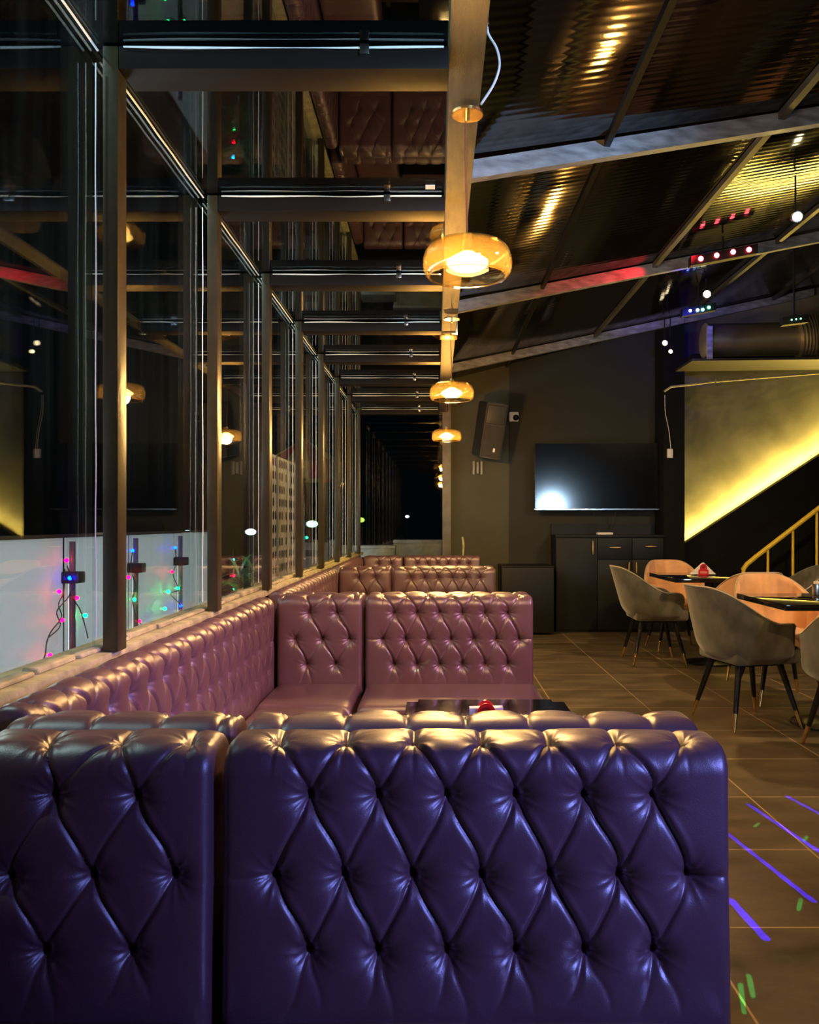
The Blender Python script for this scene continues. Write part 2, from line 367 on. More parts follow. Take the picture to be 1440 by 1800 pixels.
# ------------------------------------------------------------------ tufted benches
def tuft_mesh(name, W, Ht, T, rows, zs, spx, rowx, r=0.040, du=0.0036, seed=1, topx=None, recl=0.03, ehor=True):
    """back cushion: local x 0..W, front face y=0 (towards -y), rounded top, z from zs to Ht.
    rows: list of z for button rows, rowx: list of lists of x per row (top row first: on the roll)."""
    rg = np.random.default_rng(seed)
    fl = Ht - zs - r
    P2 = []; Nn = []; SV = []
    s = 0
    for z in np.arange(zs, Ht - r, du): P2.append((0, z)); Nn.append((-1, 0)); SV.append(z - zs)
    na = max(6, int(r * PI / 2 / du))
    for i in range(na + 1):
        a = i / na * PI / 2; P2.append((r - r * math.cos(a), Ht - r + r * math.sin(a))); Nn.append((-math.cos(a), math.sin(a))); SV.append(fl + r * a)
    s1 = fl + r * PI / 2; flat = T - 2 * r
    for t in np.arange(du, flat, du): P2.append((r + t, Ht)); Nn.append((0, 1)); SV.append(s1 + t)
    s2 = s1 + flat
    for i in range(0, 9):
        a = i / 8 * PI / 2; P2.append((T - r + r * math.sin(a), Ht - r + r * math.cos(a))); Nn.append((math.sin(a), math.cos(a))); SV.append(s2 + r * a)
    s3 = s2 + r * PI / 2
    for i in range(1, 8):
        z = Ht - r - (Ht - r - zs) * i / 7; P2.append((T, z)); Nn.append((1, 0)); SV.append(s3 + 0.2 * i)
    P2 = np.array(P2); Nn = np.array(Nn); SV = np.array(SV); m = len(SV)
    U = np.linspace(0, W, int(W / du)); n = len(U)
    uu, ss = np.meshgrid(U, SV, indexing='ij')
    B = []
    for zz, xs in zip(rows, rowx): B.append([(x, zz - zs) for x in xs])
    top = [(x, s1 - 0.004) for x in topx]
    allr = [top] + B
    H = np.zeros_like(uu)
    puff = 0.010 * (1 - np.exp(-np.minimum(uu, W - uu) / 0.018))
    H += puff
    def segd(a, b, bow=0.0):
        d = np.array(b) - np.array(a); Ln = np.hypot(*d); d = d / Ln; nv = np.array([-d[1], d[0]])
        t = (uu - a[0]) * d[0] + (ss - a[1]) * d[1]; q = (uu - a[0]) * nv[0] + (ss - a[1]) * nv[1]
        tc = np.clip(t / Ln, 0, 1)
        q = q - bow * np.sin(tc * PI) + bow * 0.55 * np.sin(2 * PI * tc)
        over = np.maximum(0, np.maximum(-t, t - Ln))
        return np.hypot(q, over), q, tc
    cre = np.zeros_like(uu)
    for ri in range(len(allr) - 1):
        for a in allr[ri]:
            for b in allr[ri + 1]:
                if abs(a[0] - b[0]) < spx * 0.8:
                    right = b[0] > a[0]
                    amp = (0.0105 if right else 0.0065) * rg.uniform(0.75, 1.15)
                    if ri == 0: amp *= 0.9
                    d, q, t = segd(a, b, bow=(0.006 if right else -0.003) * rg.uniform(0.5, 1.4))
                    cre = np.maximum(cre, amp * (0.72 * np.exp(-(d / 0.0032) ** 1.3) + 0.28 * np.exp(-(d / 0.013))))
                    # soft lip beside the crease
                    H += 0.0016 * np.exp(-((q - 0.010) / 0.006) ** 2) * np.sin(t * PI) * (1 if right else 0.5)
    # creases running down from the last row and from the top row over the back of the roll
    for b in allr[-1]:
        for sx in (-1, 1):
            e = (b[0] + sx * rg.uniform(0.018, 0.045), b[1] - rg.uniform(0.07, 0.10))
            d, q, t = segd(b, e, 0.004)
            cre = np.maximum(cre, 0.0050 * (1 - t) ** 0.6 * np.exp(-(d / 0.006) ** 1.2))
    for b in top:
        d, q, t = segd(b, (b[0] + rg.uniform(-.006, .006), s3 + 0.02), 0.0)
        cre = np.maximum(cre, 0.0075 * (1 - 0.5 * t) * np.exp(-(d / 0.006) ** 1.2))
        d, q, t = segd(b, (b[0] + rg.uniform(-.01, .01), s1 - 0.07), 0.0)
        cre = np.maximum(cre, 0.005 * (1 - t) * np.exp(-(d / 0.005) ** 1.2))
    if ehor:
        for row in B:
            if len(row) >= len(top):
                for b, e in ((row[0], 0.0), (row[-1], W)):
                    d, q, t = segd(b, (e, b[1] + rg.uniform(-.006, .006)), 0.003)
                    cre = np.maximum(cre, 0.0055 * (1 - 0.4 * t) * np.exp(-(d / 0.006) ** 1.2))
    H -= cre
    # buttons: funnel with radial gathers
    for row, isTop in [(top, 1)] + [(r_, 0) for r_ in B]:
        for b in row:
            dx = uu - b[0]; ds = ss - b[1]; d = np.hypot(dx, ds); th = np.arctan2(ds, dx)
            k = (0.012 if isTop else 0.021)
            H -= k * np.exp(-(d / 0.011)) + (0.003 if isTop else 0.010) * np.exp(-(d / 0.028) ** 2)
            ph = rg.uniform(0, 6.28); nn = int(rg.integers(8, 12))
            H += 0.0024 * (1 - 2 * np.abs(np.sin(0.5 * (nn * th + ph + 1.2 * np.sin(th + ph)))) ** 0.6) * np.exp(-(d / 0.030) ** 1.6) * np.clip(d / 0.006, 0, 1)
    H += 0.0012 * np.sin(uu * 23 + 1.3 * np.sin(ss * 17)) 
    # rounded ends
    re = 0.017; e = np.minimum(uu, W - uu)
    H -= np.where(e < re, re - np.sqrt(np.maximum(0, re * re - (re - e) ** 2)), 0)
    lowf = np.clip((ss) / 0.02, 0, 1); H = np.where(ss < 0.02, H * (0.4 + 0.6 * lowf), H)
    backm = np.clip((ss - s2) / 0.05, 0, 1); H = H * (1 - backm) + backm * np.where(e < re, np.minimum(0, H), -0.001)
    Y = P2[:, 0][None, :] + H * Nn[:, 0][None, :]; Z = P2[:, 1][None, :] + H * Nn[:, 1][None, :]
    Z = np.maximum(Z, zs - 0.0)
    Y = np.minimum(Y, T - 0.001)
    Y = Y - recl * (Ht - Z) * np.clip(1 - Y / T, 0, 1)
    v = np.stack([np.broadcast_to(U[:, None], Y.shape), Y, Z], 2).reshape(-1, 3)
    f = []
    idx = np.arange(n * m).reshape(n, m)
    a = idx[:-1, :-1].ravel(); b_ = idx[1:, :-1].ravel(); c_ = idx[1:, 1:].ravel(); d_ = idx[:-1, 1:].ravel()
    f = np.stack([a, b_, c_, d_], 1).tolist()
    # bottom strip + end caps
    for i in range(n - 1): f.append((int(idx[i, m - 1]), int(idx[i + 1, m - 1]), int(idx[i + 1, 0]), int(idx[i, 0])))
    f.append(tuple(int(q) for q in idx[0, :])); f.append(tuple(int(q) for q in idx[-1, ::-1]))
    me = bpy.data.meshes.new(name); me.from_pydata(v.tolist(), [], f); me.update(); me.materials.append(leather)
    for p in me.polygons: p.use_smooth = True
    me.set_sharp_from_angle(angle=math.radians(75))
    return me
def cushion(name, x0, x1, y0, y1, z0, z1, parent, crown=0.012, r=0.03, sd=0):
    nx = max(8, int((x1 - x0) / 0.02)); ny = max(8, int((y1 - y0) / 0.02))
    bm = bm_new(); rg = random.Random(sd); ph = rg.uniform(0, 6)
    def top(u, v):
        ex = min(u, 1 - u) * (x1 - x0); ey = min(v, 1 - v) * (y1 - y0)
        def rd(e): return r - math.sqrt(max(0, r * r - (r - e) ** 2)) if e < r else 0
        return z1 + crown * (16 * u * (1 - u) * v * (1 - v)) ** 0.4 - crown - rd(ex) - rd(ey) + 0.0015 * math.sin(7 * u * (x1 - x0) * 3 + ph) * math.sin(v * 6)
    def sp(i, n):
        t = i / n; return 0.5 - 0.5 * math.cos(PI * t) if False else t
    us = [0, .004, .012, .03] + [0.05 + 0.9 * i / nx for i in range(nx + 1)] + [.97, .988, .996, 1]
    vs = [0, .006, .02, .045] + [0.07 + 0.86 * i / ny for i in range(ny + 1)] + [.955, .98, .994, 1]
    G = [[bm.verts.new((x0 + u * (x1 - x0), y0 + v * (y1 - y0), max(z0 + 0.02, top(u, v)))) for v in vs] for u in us]
    for i in range(len(us) - 1):
        for j in range(len(vs) - 1): bm.faces.new((G[i][j], G[i + 1][j], G[i + 1][j + 1], G[i][j + 1]))
    ring = [G[i][0] for i in range(len(us))] + [G[-1][j] for j in range(1, len(vs))] + [G[i][-1] for i in range(len(us) - 2, -1, -1)] + [G[0][j] for j in range(len(vs) - 2, 0, -1)]
    low = [bm.verts.new((v.co.x, v.co.y, z0)) for v in ring]
    k = len(ring)
    for i in range(k): bm.faces.new((ring[i], low[i], low[(i + 1) % k], ring[(i + 1) % k]))
    bm.faces.new(low[::-1])
    return obj(name, bm, leather, parent, 60)

LW = 0.79      # long bench width
px_ = 0.107
rowz = [0.775, 0.652, 0.535]
ev = [0.083 + px_ * i + px_ / 2 for i in range(6)]; od = [0.083 + px_ * i for i in range(7)]
TH = 0.122
me_long = tuft_mesh('backrest_long', LW, 0.85, TH, rowz, 0.40, px_, [ev, od, ev], du=0.0024, seed=3, topx=od)
me_cor = tuft_mesh('backrest_corner', 0.405, 0.85, TH, rowz, 0.40, 0.125, [[0.155, 0.285], [0.09, 0.217, 0.345], [0.145, 0.28]], du=0.0025, seed=5, topx=[0.03, 0.135, 0.25, 0.36])
n_s = 18; spc = 2.28 / n_s
ev2 = [spc * i + spc for i in range(n_s - 1)]; od2 = [spc / 2 + spc * i for i in range(n_s)]
me_side = tuft_mesh('backrest_side', 2.28, 0.85, 0.090, rowz, 0.40, spc, [ev2, od2, ev2], du=0.0038, seed=9, topx=od2, recl=0.0)
me_side2 = tuft_mesh('backrest_side_short', 1.87, 0.85, 0.090, rowz, 0.40, spc, [[a for a in ev2 if a < 1.8], [a for a in od2 if a < 1.85], [a for a in ev2 if a < 1.8]], du=0.006, seed=12, topx=[a for a in od2 if a < 1.85], recl=0.0)

def addmesh(name, me, parent, loc=(0, 0, 0), rz=0, sx=1):
    o = bpy.data.objects.new(name, me); C.objects.link(o); o.parent = parent; o.location = loc; o.rotation_euler = (0, 0, rz); return o
def long_bench(x, y, rz, label, seed=0):
    """origin: left end of the back's front face at floor; seat towards -y"""
    t = thing('tufted_bench', label, 'bench', (x, y, 0), rz, 'tufted leather bench backs across the booths')
    addmesh('backrest', me_long, t)
    cushion('seat_cushion', 0.004, LW + 0.012, -0.50, -0.018, 0.33, 0.458, t, sd=seed)
    bx('base', wood_black, t, 0.01, LW - 0.01, -0.46, 0.10, 0.0, 0.328)
    return t
def corner_bench(x, y, rz, label, seed=0):
    t = thing('corner_bench', label, 'bench', (x, y, 0), rz, 'tufted corner units against the glass wall')
    addmesh('backrest', me_cor, t)
    cushion('seat_cushion', 0.004, 0.401, -0.50, -0.018, 0.33, 0.458, t, sd=seed)
    bx('base', wood_black, t, 0.01, 0.395, -0.46, 0.10, 0.0, 0.328)
    return t
YB = [1.27, 3.85, 6.30, 8.46]
XL, XC = -0.333, -0.752
who = ['nearest the camera, filling the bottom of the photo', 'second facing the camera, behind the low table', 'third facing the camera, past the second booth', 'farthest one, by the end glazing']
for i, y in enumerate(YB):
    long_bench(XL, y, 0, 'wide plum button-tufted bench back, ' + who[i], i)
    corner_bench(XC, y, 0, ['narrow plum tufted corner unit, cut by the left edge of the photo in front',
                            'narrow plum tufted corner unit left of the bench behind the low table',
                            'narrow plum tufted corner unit in the third row, left of its wide bench',
                            'narrow plum tufted corner unit in the last row by the end glazing'][i], i + 10)
tw = ['wide plum bench turned away behind the nearest bench, only its gold-lit top roll showing',
      'wide plum bench turned away, back to back with the second bench facing the camera',
      'wide plum bench turned away, back to back with the third bench facing the camera']
for i, y in enumerate(YB[:3]):
    long_bench(XL + LW, y + 2 * TH + 0.008, PI, tw[i], i + 20)
    corner_bench(XC + 0.405, y + 2 * TH + 0.008, PI, ['narrow corner unit turned away, just behind the front corner unit',
                 'narrow corner unit turned away, behind the second corner unit', 'narrow corner unit turned away, behind the third corner unit'][i], i + 30)
# side benches along the glass
def side_bench(y0, me, Ln, s0, s1, label, sd):
    t = thing('side_bench', label, 'bench', (-0.757, y0, 0), 0, 'tufted benches along the glass wall')
    addmesh('backrest', me, t, (0, 0, 0), PI / 2)      # local x -> +y, front face towards +x
    if s1 > s0:
        cushion('seat_cushion', 0.02, 0.40, s0, s1, 0.33, 0.462, t, sd=sd)
        bx('base', wood_black, t, 0.02, 0.36, s0 + 0.01, s1 - 0.01, 0, 0.328)
    return t
side_bench(1.528, me_side, 2.28, 0.52, 1.80, 'long plum tufted side bench under the window of the first booth, behind the front benches', 41)
t = side_bench(4.108, me_side, 2.17, 0.52, 1.66, 'plum tufted side bench along the glass in the second booth', 42); t.children[0].scale = (0.95, 1, 1)
side_bench(6.560, me_side2, 1.87, 0.52, 1.36, 'plum tufted side bench along the glass in the farthest booth', 43)
t = side_bench(-0.86, me_side, 2.1, 0.2, 1.60, 'plum tufted side bench beside the camera, mostly left of the photo', 44); t.children[0].scale = (0.92, 1, 1)

# ------------------------------------------------------------------ booth tables
def napkin_holder(loc, rz, label, flat=False):
    t = thing('napkin_holder', label, 'napkin holder', loc, rz, 'red napkin holders on the tables')
    bm = bm_new(); box(bm, -0.045, 0.045, -0.022, 0.022, 0.0, 0.006, bev=0.002); obj('base', bm, redm, t, 40)
    for sy in (-0.022, 0.018):
        bm = bm_new()
        pr = [(-0.042, 0.004), (0.042, 0.004), (0.042, 0.048), (0.030, 0.050)] + [(0.030 * math.cos(a), 0.062 + 0.038 * math.sin(a)) for a in [PI * q / 12 for q in range(0, 13)]] + [(-0.030, 0.050), (-0.042, 0.048)]
        prism(bm, pr, 'y', sy, sy + 0.004); obj('plate', bm, redm, t)
    for sy in (-0.0245,):
        bm = bm_new(); box(bm, -0.030, 0.030, sy, sy + 0.002, 0.016, 0.034, bev=0.001, seg=1); o = obj('name_plate', bm, mat('pale_red', (0.75, 0.25, 0.22), rough=0.4), t); o['label'] = 'pale red band on the front'
        bm = bm_new(); bmesh.ops.create_circle(bm, cap_ends=True, segments=20, radius=0.016, matrix=Matrix.Translation((0, sy + 0.002, 0.074)) @ Matrix.Rotation(PI / 2, 4, 'X'))
        r = bmesh.ops.extrude_face_region(bm, geom=bm.faces[:]); bmesh.ops.translate(bm, verts=[v for v in r['geom'] if isinstance(v, bmesh.types.BMVert)], vec=(0, -0.001, 0)); obj('disc', bm, mat('dark_red', (0.30, 0.004, 0.01), rough=0.3), t)
    for k in range(7):
        bm = bm_new(); yy = -0.014 + k * 0.0048; o_ = (k % 3 - 1) * 0.006
        prism(bm, [(-0.05, 0.009), (0.05, 0.009), (0.05, 0.085), (-0.05, 0.083)] if flat else [(-0.105 + o_, 0.009), (0.105 + o_, 0.009), (0.004 + o_, 0.106 + 0.003 * (k % 2))], 'y', yy, yy + 0.002)
        obj('napkin', bm, paper, t)
    return t
def booth_table(x0, x1, y0, y1, zt, label):
    t = thing('booth_table', label, 'table', ((x0 + x1) / 2, (y0 + y1) / 2, 0), 0, 'low tables in the booths')
    a, b = (x1 - x0) / 2, (y1 - y0) / 2
    bm = bm_new(); box(bm, -a, a, -b, b, zt - 0.028, zt)
    es = [e for e in bm.edges if abs(e.verts[0].co.z - e.verts[1].co.z) > 0.01]
    bmesh.ops.bevel(bm, geom=es, offset=0.04, segments=6, affect='EDGES'); obj('table_top', bm, table_black, t, 40)
    bm = bm_new(); cyl(bm, (0, 0, 0.02), (0, 0, zt - 0.03), 0.03); obj('pedestal', bm, leg_black, t, 40)
    bm = bm_new(); lathe(bm, [(0.21, 0), (0.21, 0.012), (0.05, 0.03)], 32); obj('foot', bm, leg_black, t, 40)
booth_table(-0.105, 0.455, 2.33, 2.96, 0.562, 'low glossy black table with a napkin holder, between front bench and second row')
booth_table(-0.105, 0.455, 4.85, 5.45, 0.562, 'low black booth table hidden behind the second bench row')
napkin_holder((0.150, 2.46, 0.563), 0.0, 'red napkin holder on the low booth table, its top peeking over the bench', True)

# ------------------------------------------------------------------ pendants
def pendant(y, label):
    t = thing('pendant_lamp', label, 'pendant lamp', (0.094, y, 0), 0, 'amber glass pendants over the booths')
    zc = 1.985; R = 0.135
    prof = [(0.020, 0.062), (0.060, 0.062), (0.098, 0.056), (0.120, 0.042), (0.132, 0.018), (0.135, -0.008), (0.130, -0.030), (0.121, -0.042), (0.117, -0.044)]
    inn = [(r - 0.0035, z - 0.003 if z > 0 else z) for r, z in prof[::-1]]
    inn[0] = (0.1145, -0.040)
    def dens(p):
        v = catmull([(a, b, 0) for a, b in p], 4); return [(q.x, q.y) for q in v]
    bm = bm_new(); lathe(bm, [(r, z + zc) for r, z in dens(prof)] + [(r, z + zc) for r, z in dens(inn)], 64, closed=True)
    sh = obj('glass_shade', bm, amber, t, 180)
    bm = bm_new(); tube(bm, [(0.1165 * math.cos(a), 0.1165 * math.sin(a), zc - 0.043) for a in [2 * PI * q / 48 for q in range(49)]], 0.003, 6, smooth=False); obj('rim', bm, amber, t, 180)
    bm = bm_new(); cyl(bm, (0, 0, zc + 0.030), (0, 0, zc + 0.085), 0.022, 0.012, 20); obj('socket', bm, brass, t, 40)
    bm = bm_new(); lathe(bm, [(0.004, -0.022), (0.045, -0.018), (0.062, -0.006), (0.062, 0.004), (0.040, 0.018), (0.020, 0.028)], 32, (0, 0, zc)); obj('bulb', bm, emit('lamp_glow', (1.0, 0.72, 0.28), 22), t, 60)
    bm = bm_new(); tube(bm, [(0.0, 0, zc + 0.084), (-0.003, 0, zc + 0.2), (-0.006, 0.0, zc + 0.33), (-0.004, 0, 2.440)], 0.0022, 6); obj('cord', bm, cord_m, t)
    bm = bm_new(); lathe(bm, [(0.047, 2.428), (0.047, 2.436), (0.044, 2.437)], 40); cyl(bm, (0, 0, 2.41), (0, 0, 2.43), 0.006, n=10); obj('ceiling_rose', bm, brass, t, 40)
    for sx in (-1, 1):
        bm = bm_new(); box(bm, 0.026 * sx - 0.003, 0.026 * sx + 0.003, -0.005, 0.005, 2.437, 2.4515); obj('bracket', bm, chrome, t)
    l = light('pendant_glow', 'POINT', (0.094, y, zc - 0.026), PEN, WARM, shadow_soft_size=0.045)
PEN = 150
pendant(2.47, 'amber glass pendant lamp nearest the camera, the largest of the row')
pendant(4.95, 'amber glass pendant lamp, the middle one of the row')
pendant(7.42, 'amber glass pendant lamp farthest away, the smallest of the row')
bm = bm_new(); tube(bm, [P(856, 30, 2.43), P(858, 58, 2.43), P(873, 85, 2.43), P(878, 115, 2.43), P(868, 148, 2.44), P(845, 184, 2.46)], 0.004, 8)
tag(obj('flex_cable', bm, white_plastic, None, 180), 'white looped cable beside the main beam above the nearest pendant', 'cable')

bm = bm_new(); box(bm, -0.040, -0.005, 3.045, 3.08, 2.4535, 2.4555); tag(obj('paper_sticker', bm, paper, None), 'small white square sticker on the glass roof beside the main beam', 'sticker')
# ------------------------------------------------------------------ dining chairs
pipe_m = mat('pale_piping', (0.55, 0.46, 0.33), rough=0.7)
def chair(name_m, velvet, label, x, y, rz, group):
    t = thing('tub_chair', label, 'chair', (x, y, 0), rz, group)
    nphi, nv = 132, 14
    def rimz(a):
        s = (abs(a) - math.radians(18)) / math.radians(84); s = min(1, max(0, s)); s = s * s * (3 - 2 * s)
        fr_ = max(0, (abs(a) - math.radians(112)) / math.radians(40))
        return 0.825 - 0.205 * s - 0.012 * (abs(a) / PI) - 0.10 * fr_ ** 2.2
    def sup(a, rx, ry, n=2.6):
        c, s_ = math.cos(a), math.sin(a)
        k = (abs(c / rx) ** n + abs(s_ / ry) ** n) ** (-1 / n)
        return -c * k, s_ * k            # a=0 is the back (-x)
    AM = math.radians(152)
    def pt(a, v, inner):
        # v 0 base .. 1 rim
        zr_ = rimz(a); z = 0.385 + (zr_ - 0.385) * v
        e = (z - 0.385) / 0.44
        g = 1 - (1 - min(1, v / 0.28)) ** 2.2 if v < 0.28 else 1.0
        backness = max(0, math.cos(a))
        rx = (0.185 + 0.055 * g) + 0.13 * e * backness
        ry = (0.205 + 0.060 * g) + 0.03 * min(e, 0.6)
        th = 0.032
        if inner: rx -= th; ry -= th
        px, py = sup(a, rx, ry)
        if z > 0.62: py *= 1 - 0.55 * (z - 0.62)
        if inner:
            d = 0.011 * abs(math.cos(a * 8.5)) ** 8
            l_ = math.hypot(px, py); px += px / l_ * d; py += py / l_ * d
        return (px, py, z - (0.004 if inner else 0))
    bm = bm_new()
    A = [-AM + 2 * AM * i / nphi for i in range(nphi + 1)]
    O = [[bm.verts.new(pt(a, j / nv, False)) for j in range(nv + 1)] for a in A]
    rim = [bm.verts.new(((Vector(pt(a, 1, False)) + Vector(pt(a, 1, True))) / 2 + Vector((0, 0, 0.012)))) for a in A]
    I = [[bm.verts.new(pt(a, j / nv, True)) for j in range(nv, 1, -1)] for a in A]
    for i in range(nphi):
        for j in range(nv): bm.faces.new((O[i][j], O[i + 1][j], O[i + 1][j + 1], O[i][j + 1]))
        bm.faces.new((O[i][nv], O[i + 1][nv], rim[i + 1], rim[i])); bm.faces.new((rim[i], rim[i + 1], I[i + 1][0], I[i][0]))
        for j in range(len(I[0]) - 1): bm.faces.new((I[i][j], I[i + 1][j], I[i + 1][j + 1], I[i][j + 1]))
    for E, fl in ((0, 0), (nphi, 1)):       # close the arm fronts
        loop = [O[E][j] for j in range(nv + 1)] + [rim[E]] + I[E]
        bm.faces.new(loop if fl else loop[::-1])
    bot = [O[i][0] for i in range(nphi + 1)]; bm.faces.new(bot[::-1])
    # piping along the rim
    obj('shell', bm, velvet, t, 55)
    bm = bm_new(); tube(bm, [Vector(pt(a, 1, False)) + Vector((0, 0, 0.006)) for a in A[::2]], 0.0048, 6, smooth=False); obj('piping', bm, pipe_m, t, 180)['label'] = 'pale piping along the rim'
    bm = bm_new(); box(bm, -0.195, 0.245, -0.205, 0.205, 0.375, 0.475, bev=0.035, seg=4); obj('seat_cushion', bm, velvet, t, 50)
    bm = bm_new(); box(bm, -0.15, 0.15, -0.15, 0.15, 0.362, 0.378); obj('under_frame', bm, leg_black, t)
    for sx, sy in ((-1, -1), (-1, 1), (1, -1), (1, 1)):
        p0 = Vector((sx * 0.135, sy * 0.135, 0.375)); p1 = Vector((sx * 0.225, sy * 0.222, 0.0)); pm = p0.lerp(p1, 0.72)
        bm = bm_new(); cyl(bm, p0, pm, 0.020, 0.0135, 14); lg = obj('leg', bm, leg_black, t, 60)
        bm = bm_new(); cyl(bm, pm, p1 + (p0 - p1).normalized() * 0.004, 0.0135, 0.0085, 14); obj('leg_tip', bm, brass, lg, 60)['label'] = 'brass leg tip'
    return t
R = math.radians
GG, GP = 'grey velvet tub chairs in the dining corner', 'blush velvet tub chairs in the dining corner'
chair('g', velvet_grey, 'grey velvet tub chair in side view, left of the farther table', 1.87, 7.05, 0, GG)
chair('g', velvet_grey, 'large grey velvet tub chair in front, its back to the benches, whole in the photo', 1.86, 4.93, R(14), GG)
chair('g', velvet_grey, 'grey velvet tub chair cut by the right edge of the photo, nearest the camera', 2.17, 4.19, R(80), GG)
chair('g', velvet_grey, 'olive-lit velvet tub chair at the far right, in front of the yellow railing', 3.02, 7.05, R(180), GG)
chair('p', velvet_pink, 'blush velvet tub chair behind the farther table, facing the camera', 2.27, 7.78, R(-90), GP)
chair('p', velvet_pink, 'blush velvet tub chair seen from behind, on the near side of the farther table', 2.42, 6.42, R(90), GP)
chair('p', velvet_pink, 'blush velvet tub chair with channelled back facing the camera over the nearer table', 2.33, 5.56, R(-90), GP)

def dining_table(x0, x1, y0, y1, label):
    t = thing('dining_table', label, 'table', ((x0 + x1) / 2, (y0 + y1) / 2, 0), 0, 'glossy black dining tables')
    a, b = (x1 - x0) / 2, (y1 - y0) / 2
    bm = bm_new(); box(bm, -a, a, -b, b, 0.715, 0.75, bev=0.004); obj('table_top', bm, table_black, t, 40)
    bm = bm_new(); cyl(bm, (0, 0, 0.03), (0, 0, 0.714), 0.04, n=24); obj('pedestal', bm, leg_black, t, 40)
    bm = bm_new(); lathe(bm, [(0.20, 0), (0.20, 0.014), (0.06, 0.035)], 40); obj('foot', bm, leg_black, t, 40)
dining_table(1.93, 2.75, 6.62, 7.42, 'glossy black dining table farther back with a red napkin holder')
dining_table(1.92, 2.72, 4.50, 5.24, 'glossy black dining table nearer the camera, cut by the right edge of the photo')
napkin_holder((2.285, 7.02, 0.751), 0.0, 'red napkin holder with a fan of white napkins on the farther dining table')
# things on the near table
t = thing('napkin_dispenser', 'white napkin dispenser by a dark bottle on the nearer dining table', 'napkin dispenser', (2.345, 5.02, 0.751))
bx('body', chrome, t, -0.028, 0.028, -0.03, 0.03, 0.0, 0.075, bev=0.004); bx('napkin', paper, t, -0.022, 0.022, -0.026, 0.026, 0.075, 0.088, bev=0.003)
t = thing('sauce_bottle', 'small dark sauce bottle with a red cap on the nearer table', 'bottle', (2.385, 4.90, 0.751))
bm = bm_new(); lathe(bm, [(0.020, 0), (0.022, 0.006), (0.022, 0.06), (0.010, 0.082), (0.009, 0.09)], 24); obj('body', bm, mat('dark_bottle', (0.01, 0.008, 0.012), rough=0.1, spec=0.8), t, 50)
bm = bm_new(); cyl(bm, (0, 0, 0.0905), (0, 0, 0.105), 0.011, 0.010, 16); obj('cap', bm, redm, t, 40)
t = thing('salt_shaker', 'small clear shaker beside the dark sauce bottle on the nearer table', 'shaker', (2.43, 5.03, 0.751))
bm = bm_new(); lathe(bm, [(0.017, 0), (0.017, 0.05), (0.014, 0.058)], 20); obj('body', bm, paper, t, 50)
bm = bm_new(); lathe(bm, [(0.015, 0.0585), (0.015, 0.068), (0.006, 0.074)], 20); obj('cap', bm, chrome, t, 50)

# ------------------------------------------------------------------ back wall things
t = thing('television', 'wide flat black television mounted on the wall above the sideboard', 'television', (1.80, 9.20, 1.72))
hw, hh = 0.70, 0.375
bm = bm_new(); box(bm, -hw, hw, -0.02, 0.02, -hh, hh, bev=0.004); bd = obj('body', bm, black_plastic, t, 40)
bm = bm_new(); box(bm, -hw + 0.008, hw - 0.008, -0.0225, -0.0205, -hh + 0.018, hh - 0.008)
obj('screen', bm, mat('screen_glass', (0.004, 0.004, 0.005), rough=0.10, spec=1.0, vary=0.0), t)
bm = bm_new(); box(bm, -hw, hw, -0.024, -0.0205, -hh, -hh + 0.014); obj('bezel', bm, chrome, t)['label'] = 'silver lower edge'
bm = bm_new(); box(bm, -0.2, 0.2, 0.021, 0.155, -0.15, 0.15); obj('wall_bracket', bm, black_plastic, t)


t = thing('sideboard', 'black sideboard with drawers and gold handles under the television', 'sideboard', (1.31, 8.98, 0))
W_, H_ = 1.18, 1.04
bx('body', wood_black, t, 0.0, W_, 0.0, 0.375, 0.0, H_, bev=0.003)
bx('worktop', wood_black, t, -0.004, W_ + 0.004, -0.022, 0.375, H_ + 0.001, H_ + 0.026, bev=0.003)
bx('back_panel', wood_black, t, 0.0, W_, 0.345, 0.375, H_ + 0.027, H_ + 0.15)
def handle(par, x, z, vert, l=0.10):
    bm = bm_new(); e = Vector((0, 0, 1)) if vert else Vector((1, 0, 0)); c = Vector((x, -0.044, z))
    pts = [c - e * l / 2, c - e * l * 0.25, c, c + e * l * 0.25, c + e * l / 2]
    tube(bm, pts, lambda q: 0.0035 + 0.0045 * math.sin(q * PI), 10)
    for s_ in (-0.22, 0.22): cyl(bm, c + e * l * s_, c + e * l * s_ + Vector((0, 0.024, 0)), 0.004, n=8)
    obj('handle', bm, mat('gold_paint', (0.75, 0.52, 0.22), rough=0.35, metal=0.4), par, 60)['label'] = 'gold handle'
def front(nm, x0, x1, z0, z1):
    return bx(nm, wood_black, t, x0, x1, -0.020, -0.001, z0, z1, bev=0.002)
d = front('door', 0.004, 0.452, 0.03, 1.03); handle(d, 0.40, 0.93, True, 0.15)
d = front('drawer', 0.458, 0.83, 0.80, 1.03); handle(d, 0.645, 0.93, False, 0.12)
d = front('drawer', 0.836, 1.176, 0.80, 1.03); handle(d, 1.035, 0.94, False, 0.12)
d = front('door', 0.458, 0.83, 0.03, 0.794); handle(d, 0.795, 0.71, True, 0.12)
d = front('door', 0.836, 1.176, 0.03, 0.794); handle(d, 0.875, 0.71, True, 0.12)
t2 = thing('set_top_box', 'small white set-top box on the black sideboard', 'set-top box', (1.87, 9.10, H_ + 0.0275))
bx('body', white_plastic, t2, -0.085, 0.085, -0.05, 0.05, 0.0, 0.026, bev=0.008)
bm = bm_new(); tube(bm, [(-0.04, 0.06, 0.015), (-0.06, 0.08, 0.05), (-0.09, 0.085, 0.14), (-0.10, 0.09, 0.25)], 0.004, 6); tube(bm, [(0.05, 0.06, 0.015), (0.08, 0.08, 0.05), (0.13, 0.085, 0.12), (0.14, 0.09, 0.26)], 0.004, 6); obj('cable', bm, cable_m, t2)

